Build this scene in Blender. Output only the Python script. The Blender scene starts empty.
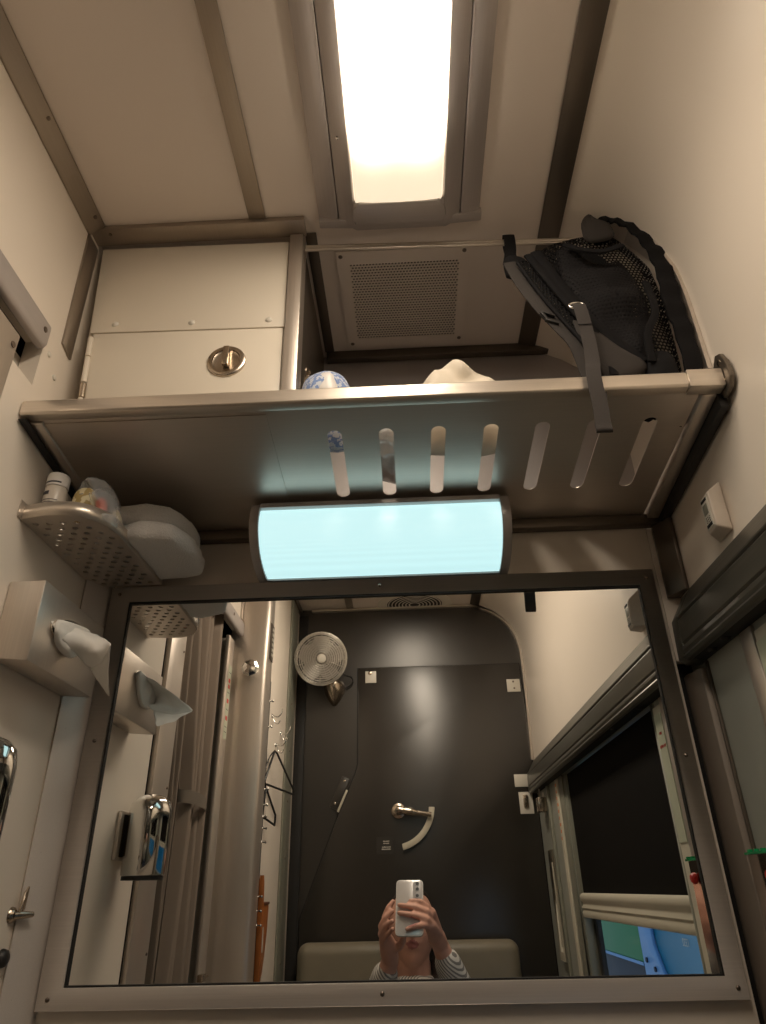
import bpy, bmesh, math, random
from mathutils import Vector, Matrix, noise
random.seed(7)
R = math.radians
sc = bpy.context.scene
col = sc.collection

# ------------------------------------------------------------------ materials
def mat(name, color, rough=0.5, metal=0.0, bump=None, var=0.0, vscale=4.0, brushed=None,
        emit=None, estr=0.0, coat=0.0, spec=None, sheen=0.0, trans=0.0, alpha=1.0, ior=None):
    m = bpy.data.materials.new(name); m.use_nodes = True
    nt = m.node_tree; b = nt.nodes['Principled BSDF']
    b.inputs['Base Color'].default_value = (*color, 1)
    b.inputs['Roughness'].default_value = rough
    b.inputs['Metallic'].default_value = metal
    if spec is not None: b.inputs['Specular IOR Level'].default_value = spec
    if coat: b.inputs['Coat Weight'].default_value = coat
    if sheen: b.inputs['Sheen Weight'].default_value = sheen
    if trans: b.inputs['Transmission Weight'].default_value = trans
    if ior: b.inputs['IOR'].default_value = ior
    b.inputs['Alpha'].default_value = alpha
    if emit:
        b.inputs['Emission Color'].default_value = (*emit, 1)
        b.inputs['Emission Strength'].default_value = estr
    tc = nt.nodes.new('ShaderNodeTexCoord')
    if var:
        n = nt.nodes.new('ShaderNodeTexNoise'); n.inputs['Scale'].default_value = vscale
        n.inputs['Detail'].default_value = 5
        nt.links.new(tc.outputs['Object'], n.inputs['Vector'])
        r = nt.nodes.new('ShaderNodeValToRGB')
        r.color_ramp.elements[0].position = 0.3; r.color_ramp.elements[1].position = 0.7
        r.color_ramp.elements[0].color = (*[c*(1-var) for c in color], 1)
        r.color_ramp.elements[1].color = (*[min(1, c*(1+var)) for c in color], 1)
        nt.links.new(n.outputs['Fac'], r.inputs['Fac']); nt.links.new(r.outputs['Color'], b.inputs['Base Color'])
    if brushed:      # vector scale: small along the brushing direction
        mp = nt.nodes.new('ShaderNodeMapping'); mp.inputs['Scale'].default_value = brushed
        nt.links.new(tc.outputs['Object'], mp.inputs['Vector'])
        n = nt.nodes.new('ShaderNodeTexNoise'); n.inputs['Scale'].default_value = 1; n.inputs['Detail'].default_value = 3
        nt.links.new(mp.outputs['Vector'], n.inputs['Vector'])
        rr = nt.nodes.new('ShaderNodeMapRange'); rr.inputs['To Min'].default_value = rough-0.07; rr.inputs['To Max'].default_value = rough+0.1
        nt.links.new(n.outputs['Fac'], rr.inputs['Value']); nt.links.new(rr.outputs['Result'], b.inputs['Roughness'])
        bp = nt.nodes.new('ShaderNodeBump'); bp.inputs['Strength'].default_value = 0.10; bp.inputs['Distance'].default_value = 0.001
        nt.links.new(n.outputs['Fac'], bp.inputs['Height']); nt.links.new(bp.outputs['Normal'], b.inputs['Normal'])
        mx = nt.nodes.new('ShaderNodeMix'); mx.data_type = 'RGBA'
        mx.inputs['A'].default_value = (*[c*0.9 for c in color], 1); mx.inputs['B'].default_value = (*[min(1, c*1.1) for c in color], 1)
        nt.links.new(n.outputs['Fac'], mx.inputs['Factor']); nt.links.new(mx.outputs['Result'], b.inputs['Base Color'])
    if bump:
        n = nt.nodes.new('ShaderNodeTexNoise'); n.inputs['Scale'].default_value = bump[0]; n.inputs['Detail'].default_value = 4
        nt.links.new(tc.outputs['Object'], n.inputs['Vector'])
        bp = nt.nodes.new('ShaderNodeBump'); bp.inputs['Strength'].default_value = bump[1]; bp.inputs['Distance'].default_value = 0.002
        nt.links.new(n.outputs['Fac'], bp.inputs['Height']); nt.links.new(bp.outputs['Normal'], b.inputs['Normal'])
    return m

M = {}
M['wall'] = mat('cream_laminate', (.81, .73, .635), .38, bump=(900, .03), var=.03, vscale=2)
M['ceil'] = mat('ceiling_laminate', (.79, .71, .64), .42, bump=(900, .03), var=.03, vscale=2)
M['walldim'] = mat('shaded_wall_paint', (.44, .40, .34), .5)  # wall cream darkened, painting in the shade of the door pocket
M['locker'] = mat('locker_paint', (.80, .73, .62), .32, coat=.2)
STEEL = (.64, .575, .51)
M['steel_x'] = mat('brushed_steel_across', STEEL, .36, .78, brushed=(6, 900, 900))
M['steel_y'] = mat('brushed_steel_deep', STEEL, .36, .78, brushed=(900, 6, 900))
M['steel_z'] = mat('brushed_steel_upright', STEEL, .36, .78, brushed=(900, 900, 6))
M['steel_mid'] = mat('mid_steel', (.36, .31, .26), .36, .8, brushed=(700, 8, 700))
M['steel_lt'] = mat('bright_steel', (.66, .59, .51), .32, .75, brushed=(6, 900, 900))
M['steel_dk'] = mat('dark_steel', (.155, .13, .105), .36, .7, brushed=(700, 8, 700))
M['steel_dkx'] = mat('dark_steel_across', (.155, .13, .105), .36, .7, brushed=(8, 700, 700))
M['post_br'] = mat('brown_grey_post', (.20, .165, .135), .5, .15)
M['wire_lt'] = mat('bright_wire', (.85, .80, .72), .25, .7)
M['steel_fr'] = mat('worn_satin_steel', (.66, .60, .55), .42, .30, brushed=(6, 700, 700))
M['alu'] = mat('lamp_housing_metal', (.50, .46, .445), .42, .4, brushed=(900, 6, 900))
M['alux'] = mat('lamp_housing_metal_across', (.48, .445, .43), .42, .4, brushed=(6, 900, 900))
M['chrome'] = mat('chrome', (.80, .79, .76), .07, 1)
M['satin'] = mat('satin_nickel', (.55, .47, .38), .25, 1)
M['screw'] = mat('screw_metal', (.22, .18, .15), .35, 1)
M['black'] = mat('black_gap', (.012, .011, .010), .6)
M['rubber'] = mat('black_rubber', (.02, .018, .017), .45)
M['panel'] = mat('charcoal_panel', (.026, .022, .018), .31, var=.10, vscale=6, bump=(500, .05), spec=.8)
M['panelbase'] = mat('charcoal_panel_surround', (.031, .026, .021), .34, var=.10, vscale=5, bump=(500, .05), spec=.8)
M['valance'] = mat('bronze_aluminium', (.13, .125, .105), .34, .6, brushed=(500, 6, 500))
M['cream'] = mat('cream_plastic', (.62, .58, .47), .4)
M['greytrim'] = mat('grey_green_trim', (.26, .26, .21), .42, .2)
M['laminate'] = mat('grey_laminate', (.33, .34, .30), .45, var=.05, vscale=8)
M['shade'] = mat('blackout_fabric', (.008, .007, .006), .85, bump=(800, .2), spec=.1)
M['curtain'] = mat('taupe_curtain', (.235, .185, .145), .85, bump=(700, .25))
M['vinyl'] = mat('olive_vinyl', (.21, .185, .135), .42, bump=(350, .12), var=.08, vscale=10)
M['white'] = mat('white_plastic', (.72, .68, .60), .35)
M['sensor'] = mat('beige_sensor_case', (.66, .58, .50), .35, var=.08, vscale=20)
M['tissue'] = mat('tissue_paper', (.85, .83, .79), .8, bump=(120, .15))
M['towel'] = mat('white_terry', (.70, .68, .66), .95, bump=(380, 1.0), sheen=.3)
M['fabric'] = mat('black_nylon', (.009, .0085, .0095), .8, bump=(700, .35), spec=.15)
M['fabric2'] = mat('charcoal_nylon', (.050, .044, .041), .8, bump=(650, .3), spec=.2)
M['web'] = mat('charcoal_webbing', (.062, .055, .052), .8, bump=(1100, .6), spec=.2)
M['orange'] = mat('tan_leather', (.42, .135, .030), .45, var=.15, vscale=12)
M['wirebl'] = mat('black_wire', (.012, .012, .012), .3)
M['green'] = mat('green_glass_edge', (.01, .32, .11), .2)
M['redp'] = mat('red_plastic', (.52, .02, .015), .35)
M['redink'] = mat('red_ink', (.62, .06, .05), .6)
M['orangeink'] = mat('orange_ink', (.70, .25, .10), .6)
M['darkink'] = mat('dark_ink', (.05, .05, .06), .6)
M['sticker'] = mat('pale_green_sticker', (.55, .58, .45), .5)
M['floor'] = mat('beige_floor', (.40, .36, .30), .95, bump=(300, .6))  # unseen floor, made pale to bounce light up into the room
M['silver'] = mat('silver_phone_glass', (.60, .585, .58), .22, .25, coat=.5)
M['phonecase'] = mat('clear_case_rim', (.62, .60, .57), .2)
M['lens'] = mat('lens_glass', (.01, .01, .012), .35, spec=.3)
M['lensrim'] = mat('lens_rim', (.30, .30, .31), .5, .3)
M['screen'] = mat('phone_screen', (.01, .01, .01), .05)
M['mirror'] = mat('mirror_silvering', (.93, .93, .91), .0, 1)
M['bluebody'] = mat('blue_train_paint', (.005, .20, .34), .35, var=.05, vscale=1)
M['skyblue'] = mat('light_blue_train_paint', (.13, .33, .66), .4)
M['greenbody'] = mat('green_train_paint', (.01, .22, .06), .4)
M['navy'] = mat('dark_blue_underframe', (.012, .02, .045), .5)
M['skin'] = mat('skin', (.66, .36, .27), .5, var=.06, vscale=30, bump=(300, .05))
M['lips'] = mat('lips', (.44, .17, .15), .4)
M['hair'] = mat('brown_hair', (.022, .012, .008), .7, bump=(300, .5))
M['jean'] = mat('dark_denim', (.03, .04, .07), .9)
M['whitebag'] = mat('white_paper_bag', (.78, .70, .58), .7, bump=(50, .3))
M['plastic'] = mat('crinkled_clear_plastic', (.62, .64, .66), .18, bump=(60, .8), coat=.6)
M['meshback'] = mat('backlit_backing_fabric', (.42, .36, .27), .9)  # strap backing kept pale so the mesh holes look lit from behind
M['meshlit'] = mat('backlit_mesh_tan', (.46, .40, .30), .9)  # tan standing in for the lit wall seen through the mesh

def clear_film():
    m = bpy.data.materials.new('clear_film'); m.use_nodes = True; nt = m.node_tree
    b = nt.nodes['Principled BSDF']
    b.inputs['Base Color'].default_value = (.9, .92, .95, 1); b.inputs['Roughness'].default_value = .08
    b.inputs['Alpha'].default_value = .32; b.inputs['Coat Weight'].default_value = 1
    tc = nt.nodes.new('ShaderNodeTexCoord'); n = nt.nodes.new('ShaderNodeTexNoise'); n.inputs['Scale'].default_value = 70
    nt.links.new(tc.outputs['Object'], n.inputs['Vector'])
    bp = nt.nodes.new('ShaderNodeBump'); bp.inputs['Strength'].default_value = .9; bp.inputs['Distance'].default_value = .004
    nt.links.new(n.outputs['Fac'], bp.inputs['Height']); nt.links.new(bp.outputs['Normal'], b.inputs['Normal'])
    return m
M['film'] = clear_film()

def window_glass():
    m = bpy.data.materials.new('window_glass'); m.use_nodes = True; nt = m.node_tree
    b = nt.nodes['Principled BSDF']
    b.inputs['Base Color'].default_value = (.01, .015, .02, 1); b.inputs['Roughness'].default_value = .02
    b.inputs['Alpha'].default_value = .12; b.inputs['Specular IOR Level'].default_value = .5
    return m
M['glass'] = window_glass()

def mesh_fabric(name, scale_u, scale_v, thresh, tint):
    """knitted mesh: real holes (alpha) on a UV lattice"""
    m = bpy.data.materials.new(name); m.use_nodes = True; nt = m.node_tree
    b = nt.nodes['Principled BSDF']; b.inputs['Base Color'].default_value = (*tint, 1); b.inputs['Roughness'].default_value = .8; b.inputs['Specular IOR Level'].default_value = .15
    uv = nt.nodes.new('ShaderNodeTexCoord'); sp = nt.nodes.new('ShaderNodeSeparateXYZ')
    nt.links.new(uv.outputs['UV'], sp.inputs['Vector'])
    def node(op, a, bb=None):
        n = nt.nodes.new('ShaderNodeMath'); n.operation = op
        for i, x in enumerate([a, bb]):
            if x is None: continue
            if isinstance(x, (int, float)): n.inputs[i].default_value = x
            else: nt.links.new(x, n.inputs[i])
        return n.outputs[0]
    u = node('MULTIPLY', sp.outputs['X'], scale_u); v = node('MULTIPLY', sp.outputs['Y'], scale_v)
    fv = node('FLOOR', v); half = node('MULTIPLY', node('MODULO', fv, 2.0), .5)
    fu = node('SUBTRACT', node('FRACT', node('ADD', u, half)), .5); fr = node('SUBTRACT', node('FRACT', v), .5)
    d = node('ADD', node('MULTIPLY', fu, fu), node('MULTIPLY', fr, fr))
    a = node('GREATER_THAN', d, thresh)
    nt.links.new(a, b.inputs['Alpha'])
    bp = nt.nodes.new('ShaderNodeBump'); bp.inputs['Strength'].default_value = .7; bp.inputs['Distance'].default_value = .002
    nt.links.new(d, bp.inputs['Height']); nt.links.new(bp.outputs['Normal'], b.inputs['Normal'])
    return m
M['mesh_open'] = mesh_fabric('open_black_mesh', 1/.0062, 1/.0062, .11, (.010, .0095, .010))
M['mesh_fine'] = mesh_fabric('fine_black_mesh', 1/.0058, 1/.0058, .04, (.013, .012, .013))

def striped(name, c1, c2, scale, axis):
    m = bpy.data.materials.new(name); m.use_nodes = True; nt = m.node_tree
    b = nt.nodes['Principled BSDF']; b.inputs['Roughness'].default_value = .9
    tc = nt.nodes.new('ShaderNodeTexCoord'); w = nt.nodes.new('ShaderNodeTexWave')
    w.bands_direction = axis; w.inputs['Scale'].default_value = scale; w.inputs['Distortion'].default_value = .6
    nt.links.new(tc.outputs['UV'] if axis == 'X' else tc.outputs['Object'], w.inputs['Vector'])
    r = nt.nodes.new('ShaderNodeValToRGB'); r.color_ramp.elements[0].position = .42; r.color_ramp.elements[1].position = .5
    r.color_ramp.elements[0].color = (*c1, 1); r.color_ramp.elements[1].color = (*c2, 1)
    nt.links.new(w.outputs['Fac'], r.inputs['Fac']); nt.links.new(r.outputs['Color'], b.inputs['Base Color'])
    return m
M['knit'] = striped('striped_knit', (.22, .21, .20), (.66, .63, .58), 52, 'DIAGONAL')

def blotch(name, c1, c2, scale, p0=.48, p1=.53, rough=.6, kind='noise'):
    m = bpy.data.materials.new(name); m.use_nodes = True; nt = m.node_tree
    b = nt.nodes['Principled BSDF']; b.inputs['Roughness'].default_value = rough
    tc = nt.nodes.new('ShaderNodeTexCoord')
    n = nt.nodes.new('ShaderNodeTexNoise' if kind == 'noise' else 'ShaderNodeTexVoronoi'); n.inputs['Scale'].default_value = scale
    nt.links.new(tc.outputs['Object'], n.inputs['Vector'])
    r = nt.nodes.new('ShaderNodeValToRGB'); r.color_ramp.elements[0].position = p0; r.color_ramp.elements[1].position = p1
    r.color_ramp.elements[0].color = (*c1, 1); r.color_ramp.elements[1].color = (*c2, 1)
    nt.links.new(n.outputs['Fac' if kind == 'noise' else 'Distance'], r.inputs['Fac']); nt.links.new(r.outputs['Color'], b.inputs['Base Color'])
    return m
M['bluepat'] = blotch('blue_pattern_print', (.20, .30, .58), (.62, .66, .74), 170)
M['snack'] = blotch('yellow_snack_pack', (.40, .30, .12), (.72, .64, .42), 90)
M['whitepack'] = mat('white_package', (.78, .75, .72), .35)
M['tubeglaze'] = mat('white_tube_plastic', (.66, .60, .53), .3)

def lamp_glass(name, base, hot, sbase, shot, tubes):
    """ribbed diffuser: emission strongest along the tubes it hides"""
    m = bpy.data.materials.new(name); m.use_nodes = True; nt = m.node_tree
    b = nt.nodes['Principled BSDF']; b.inputs['Base Color'].default_value = (.8, .8, .8, 1); b.inputs['Roughness'].default_value = .35
    tc = nt.nodes.new('ShaderNodeTexCoord'); sp = nt.nodes.new('ShaderNodeSeparateXYZ')
    nt.links.new(tc.outputs['Object'], sp.inputs['Vector'])
    def mth(op, a, bb=None, c=None):
        n = nt.nodes.new('ShaderNodeMath'); n.operation = op
        for i, x in enumerate([a, bb, c]):
            if x is None: continue
            if isinstance(x, (int, float)): n.inputs[i].default_value = x
            else: nt.links.new(x, n.inputs[i])
        return n.outputs[0]
    if tubes:
        x0, x1, yend, w = tubes
        y = sp.outputs['Y']
        t = None
        for xc in (x0, x1):
            dx = mth('DIVIDE', mth('SUBTRACT', sp.outputs['X'], xc), w)
            dy = mth('DIVIDE', mth('MAXIMUM', mth('SUBTRACT', y, yend), 0.0), w*1.15)
            g = mth('POWER', 2.718, mth('MULTIPLY', mth('ADD', mth('MULTIPLY', dx, dx), mth('MULTIPLY', dy, dy)), -1.0))
            t = g if t is None else mth('ADD', t, g)
        f = mth('MINIMUM', t, 1.0)
    else:
        f = 0.5
    if tubes:
        mx = nt.nodes.new('ShaderNodeMix'); mx.data_type = 'RGBA'
        mx.inputs['A'].default_value = (*base, 1); mx.inputs['B'].default_value = (*hot, 1)
        nt.links.new(f, mx.inputs['Factor']); nt.links.new(mx.outputs['Result'], b.inputs['Emission Color'])
        st = mth('ADD', mth('MULTIPLY', f, shot-sbase), sbase)
        wv = nt.nodes.new('ShaderNodeTexWave'); wv.bands_direction = 'X'; wv.inputs['Scale'].default_value = 75
        nt.links.new(tc.outputs['Object'], wv.inputs['Vector'])
        st = mth('MULTIPLY', st, mth('ADD', mth('MULTIPLY', wv.outputs['Fac'], .22), .86))
        nt.links.new(st, b.inputs['Emission Strength'])
    else:
        b.inputs['Emission Color'].default_value = (*base, 1); b.inputs['Emission Strength'].default_value = sbase
        wv = nt.nodes.new('ShaderNodeTexWave'); wv.bands_direction = 'Z'; wv.inputs['Scale'].default_value = 60
        nt.links.new(tc.outputs['Object'], wv.inputs['Vector'])
        st = mth('MULTIPLY', mth('ADD', mth('MULTIPLY', wv.outputs['Fac'], .06), .97), sbase)
        nt.links.new(st, b.inputs['Emission Strength'])
    return m
M['lampwarm'] = lamp_glass('warm_lamp_diffuser', (1, .82, .58), (1, .86, .70), .48, 11.5, (-.025, .052, .605, .038))
M['lampcool'] = lamp_glass('cool_lamp_diffuser', (.285, .45, .46), None, 1.0, 0, None)

# ------------------------------------------------------------------ builders
def tag(o, label=None, cat=None, group=None, kind=None):
    if label: o['label'] = label
    if cat: o['category'] = cat
    if group: o['group'] = group
    if kind: o['kind'] = kind
    return o

def thing(name, label, cat, loc=(0, 0, 0), group=None):
    o = bpy.data.objects.new(name, None); col.objects.link(o); o.empty_display_size = .02
    o.location = loc
    return tag(o, label, cat, group)

def link(name, me, m, parent=None, smooth=None):
    if smooth is not None:
        for p in me.polygons: p.use_smooth = smooth
    ms = m if isinstance(m, (list, tuple)) else [m]
    me.materials.clear()
    for x in ms: me.materials.append(M[x] if isinstance(x, str) else x)
    o = bpy.data.objects.new(name, me); col.objects.link(o)
    if parent is not None:
        o.parent = parent
        wl = parent.location.copy()      # meshes sit at the world origin, Empties at their base
        o.matrix_parent_inverse = Matrix.Translation(-wl)
    return o

def fin(name, bm, m, parent=None, smooth=None, bevel=0.0, seg=2, subsurf=0):
    bmesh.ops.remove_doubles(bm, verts=bm.verts, dist=1e-6)
    bmesh.ops.recalc_face_normals(bm, faces=bm.faces)
    me = bpy.data.meshes.new(name); bm.to_mesh(me); bm.free()
    if bevel or subsurf:
        o = bpy.data.objects.new(name, me); col.objects.link(o)
        if bevel:
            b = o.modifiers.new('b', 'BEVEL'); b.width = bevel; b.segments = seg; b.limit_method = 'ANGLE'; b.angle_limit = R(35)
        if subsurf:
            s = o.modifiers.new('s', 'SUBSURF'); s.levels = subsurf
        me = bake(o, name)
    if smooth is None: smooth = bool(bevel)
    o = link(name, me, m, parent, smooth)
    if smooth and bevel: auto_smooth(me)
    return o

def bake(o, name):
    dg = bpy.context.evaluated_depsgraph_get(); dg.update()
    me = bpy.data.meshes.new_from_object(o.evaluated_get(dg), depsgraph=dg); me.name = name
    old = o.data; bpy.data.objects.remove(o)
    return me

def auto_smooth(me, ang=40):
    bm = bmesh.new(); bm.from_mesh(me)
    for e in bm.edges:
        if len(e.link_faces) == 2 and e.calc_face_angle(0) > R(ang): e.smooth = False
    bm.to_mesh(me); bm.free()

def box(bm, x0, x1, y0, y1, z0, z1, rot=None):
    r = bmesh.ops.create_cube(bm, size=1)
    c = Vector(((x0+x1)/2, (y0+y1)/2, (z0+z1)/2))
    mt = Matrix.Translation(c) @ (rot if rot is not None else Matrix.Identity(4)) @ Matrix.Diagonal((abs(x1-x0), abs(y1-y0), abs(z1-z0), 1))
    bmesh.ops.transform(bm, matrix=mt, verts=r['verts'])
    return r['verts']

def bx(name, m, x0, x1, y0, y1, z0, z1, parent=None, bevel=.0012, seg=2):
    bm = bmesh.new(); box(bm, x0, x1, y0, y1, z0, z1)
    return fin(name, bm, m, parent, bevel=bevel, seg=seg)

def prism(bm, pts, axis, a, b):
    """extrude a polygon; axis x: pts are (y,z); y: (x,z); z: (x,y)"""
    def P(p, t):
        return {'x': (t, p[0], p[1]), 'y': (p[0], t, p[1]), 'z': (p[0], p[1], t)}[axis]
    v0 = [bm.verts.new(P(p, a)) for p in pts]; v1 = [bm.verts.new(P(p, b)) for p in pts]
    n = len(pts)
    bm.faces.new(v0); bm.faces.new(v1[::-1])
    for i in range(n): bm.faces.new((v0[i], v0[(i+1) % n], v1[(i+1) % n], v1[i]))

def pr(name, m, pts, axis, a, b, parent=None, bevel=0.0, smooth=None):
    bm = bmesh.new(); prism(bm, pts, axis, a, b)
    return fin(name, bm, m, parent, bevel=bevel, smooth=smooth)

def strip_profile(pts, t):
    """closed outline of an open polyline thickened outward by t (normal side)"""
    out = []
    n = len(pts)
    for i in range(n):
        a = Vector(pts[max(i-1, 0)]); b = Vector(pts[min(i+1, n-1)])
        d = (b-a).normalized(); nn = Vector((-d.y, d.x))
        out.append(tuple(Vector(pts[i]) + nn*t))
    return list(pts) + out[::-1]

def tube(bm, pts, r, seg=8, closed=False, cap=True):
    pts = [Vector(p) for p in pts]; n = len(pts)
    rs = r if isinstance(r, (list, tuple)) else [r]*n
    rings = []; up = None
    for i in range(n):
        if closed: d = pts[(i+1) % n]-pts[i-1]
        else: d = pts[min(i+1, n-1)]-pts[max(i-1, 0)]
        d.normalize()
        if up is None:
            up = Vector((0, 0, 1)) if abs(d.z) < .9 else Vector((1, 0, 0))
        up = (up - d*up.dot(d)); up.normalize(); s = d.cross(up)
        rings.append([bm.verts.new(pts[i] + (up*math.cos(2*math.pi*k/seg)+s*math.sin(2*math.pi*k/seg))*rs[i]) for k in range(seg)])
    for i in range(n if closed else n-1):
        a, b = rings[i], rings[(i+1) % n]
        for k in range(seg): bm.faces.new((a[k], a[(k+1) % seg], b[(k+1) % seg], b[k]))
    if cap and not closed:
        bm.faces.new(rings[0][::-1]); bm.faces.new(rings[-1])

def tb(name, m, pts, r, parent=None, seg=10, closed=False):
    bm = bmesh.new(); tube(bm, pts, r, seg, closed)
    o = fin(name, bm, m, parent, smooth=True); auto_smooth(o.data, 50); return o

def smooth_path(pts, k=6):
    P = [Vector(p) for p in pts]; out = []
    for i in range(len(P)-1):
        p0 = P[max(i-1, 0)]; p1 = P[i]; p2 = P[i+1]; p3 = P[min(i+2, len(P)-1)]
        for j in range(k):
            t = j/k
            out.append(.5*((2*p1)+(-p0+p2)*t+(2*p0-5*p1+4*p2-p3)*t*t+(-p0+3*p1-3*p2+p3)*t**3))
    out.append(P[-1]); return out

def lathe(bm, prof, mtx, seg=32, a0=0, a1=2*math.pi):
    """prof: (r, h) along local +Z, placed by mtx"""
    full = abs(a1-a0-2*math.pi) < 1e-6
    n = seg if full else seg+1
    rings = []
    for r, h in prof:
        if r < 1e-7: rings.append([bm.verts.new(mtx @ Vector((0, 0, h)))])
        else: rings.append([bm.verts.new(mtx @ Vector((r*math.cos(a0+(a1-a0)*k/seg), r*math.sin(a0+(a1-a0)*k/seg), h))) for k in range(n)])
    for A, B in zip(rings, rings[1:]):
        for k in range(seg):
            k2 = (k+1) % n
            if len(A) == 1 and len(B) == 1: continue
            if len(A) == 1: bm.faces.new((A[0], B[k2], B[k]))
            elif len(B) == 1: bm.faces.new((A[k], A[k2], B[0]))
            else: bm.faces.new((A[k], A[k2], B[k2], B[k]))

def frame_to(d, loc, up=(0, 0, 1)):
    """matrix whose +Z looks along d"""
    z = Vector(d).normalized(); u = Vector(up)
    if abs(z.dot(u)) > .95: u = Vector((0, 1, 0))
    x = u.cross(z).normalized(); y = z.cross(x)
    return Matrix.Translation(loc) @ Matrix((x, y, z)).transposed().to_4x4()

def lt(name, m, prof, loc, d, parent=None, seg=32, ang=40):
    bm = bmesh.new(); lathe(bm, prof, frame_to(d, loc), seg)
    o = fin(name, bm, m, parent, smooth=True); auto_smooth(o.data, ang); return o

def screw(parent, loc, d, r=.0035, m='screw', name='screw'):
    return lt(name, m, [(0, .0022), (r*.5, .002), (r*.9, .0012), (r, 0), (r, -.001), (0, -.001)], loc, d, parent, 12)

def plate(name, m, outer, holes, thick, mtx, parent=None, bevel=0.0):
    """flat plate with real holes, thickness centred on local z=0"""
    cu = bpy.data.curves.new(name, 'CURVE'); cu.dimensions = '2D'; cu.fill_mode = 'BOTH'; cu.extrude = thick/2
    for poly in [outer]+holes:
        s = cu.splines.new('POLY'); s.points.add(len(poly)-1)
        for i, p in enumerate(poly): s.points[i].co = (p[0], p[1], 0, 1)
        s.use_cyclic_u = True
    o = bpy.data.objects.new(name, cu); col.objects.link(o)
    me = bake(o, name); bpy.data.curves.remove(cu)
    me.transform(mtx)
    return link(name, me, m, parent, False)

def slot(cx, cy, w, l, n=8, ax='y'):
    pts = []; r = w/2; h = l/2-r
    for k in range(n+1):
        a = math.pi*k/n; pts.append((cx+r*math.cos(a), cy+h+r*math.sin(a)))
    for k in range(n+1):
        a = math.pi+math.pi*k/n; pts.append((cx+r*math.cos(a), cy-h+r*math.sin(a)))
    if ax == 'x': pts = [(cx+(p[1]-cy), cy-(p[0]-cx)) for p in pts]
    return pts

def circ(cx, cy, r, n=10, ph=0): return [(cx+r*math.cos(ph+2*math.pi*k/n), cy+r*math.sin(ph+2*math.pi*k/n)) for k in range(n)]

def ribbon(name, m, path, width, thick, side, parent=None, uvs=True, k=6, wob=0.0):
    """flat band along a path; side = direction(s) of its width"""
    P = smooth_path(path, k); n = len(P)
    sides = side if isinstance(side[0], (list, tuple)) else [side]
    ws = width if isinstance(width, (list, tuple)) else [width]
    def samp(L, t):
        if len(L) == 1: return L[0]
        f = t*(len(L)-1); i = min(int(f), len(L)-2); g = f-i
        a, b = L[i], L[i+1]
        if isinstance(a, (int, float)): return a*(1-g)+b*g
        return [x*(1-g)+y*g for x, y in zip(a, b)]
    bm = bmesh.new(); uvl = bm.loops.layers.uv.new('UVMap'); rows = []; L = 0
    for i in range(n):
        t = i/(n-1); d = (P[min(i+1, n-1)]-P[max(i-1, 0)]).normalized()
        s = Vector(samp(sides, t)); s = (s-d*s.dot(d)).normalized(); nn = d.cross(s)
        w = samp(ws, t)/2; off = nn*(wob*math.sin(i*1.7)) if wob else Vector((0, 0, 0))
        if i: L += (P[i]-P[i-1]).length
        prof = [(-1, -.5), (-.5, -.75), (0, -.8), (.5, -.75), (1, -.5), (1, .5), (.5, .75), (0, .8), (-.5, .75), (-1, .5)]
        rows.append(([bm.verts.new(P[i]+off+s*w*a+nn*thick*b) for a, b in prof], L, w, prof))
    for (A, la, wa, pf), (B, lb, wb, _) in zip(rows, rows[1:]):
        q = len(A)
        for j in range(q):
            f = bm.faces.new((A[j], A[(j+1) % q], B[(j+1) % q], B[j]))
            us = [pf[j][0]*wa, pf[(j+1) % q][0]*wa, pf[(j+1) % q][0]*wb, pf[j][0]*wb]
            for lp, u, v in zip(f.loops, us, (la, la, lb, lb)): lp[uvl].uv = (u+1, v)
    bm.faces.new(rows[0][0][::-1]); bm.faces.new(rows[-1][0])
    o = fin(name, bm, m, parent, smooth=True); auto_smooth(o.data, 60); return o

def pillow(name, m, outline, y0, front, back, parent=None, nz=.004, nscale=18, rings=9, sub=24, seed=0, plane='y', p=2.2, mtx=None):
    """closed puffy solid inside an outline (x,z) about plane y=y0; bulges 'front' towards -y and 'back' towards +y"""
    O = smooth_path([(a, 0, b) for a, b in outline+[outline[0]]], max(2, sub//len(outline)))[:-1]
    n = len(O); c = sum(O, Vector())/n
    bm = bmesh.new(); uvl = bm.loops.layers.uv.new('UVMap')
    def side(sgn, amt):
        R_ = []
        for r in range(rings+1):
            t = 1-r/rings      # 1 at the rim
            h = amt*(1-t**p)**(1/p) if t < 1 else 0
            ring = []
            for q in O:
                pos = c+(q-c)*t
                dz = noise.noise(Vector((pos.x*nscale, seed+sgn, pos.z*nscale)))*nz*(1-t**6)*2
                ring.append(bm.verts.new((pos.x, y0+sgn*(h+dz*(1 if h else 0)), pos.z)))
            R_.append(ring)
            if r == rings: pass
        return R_
    F = side(-1, front); B = side(1, back)
    for Rr, fl in ((F, 0), (B, 1)):
        for A, C in zip(Rr[:-1], Rr[1:]):
            for k in range(n):
                q = (A[k], A[(k+1) % n], C[(k+1) % n], C[k])
                f = bm.faces.new(q[::-1] if fl else q)
                for lp in f.loops: lp[uvl].uv = (lp.vert.co.x+2, lp.vert.co.z+2)
    bmesh.ops.remove_doubles(bm, verts=bm.verts, dist=1e-5)
    if mtx is not None: bmesh.ops.transform(bm, matrix=mtx, verts=bm.verts)
    me = bpy.data.meshes.new(name); bmesh.ops.recalc_face_normals(bm, faces=bm.faces); bm.to_mesh(me); bm.free()
    return link(name, me, m, parent, True)

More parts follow.
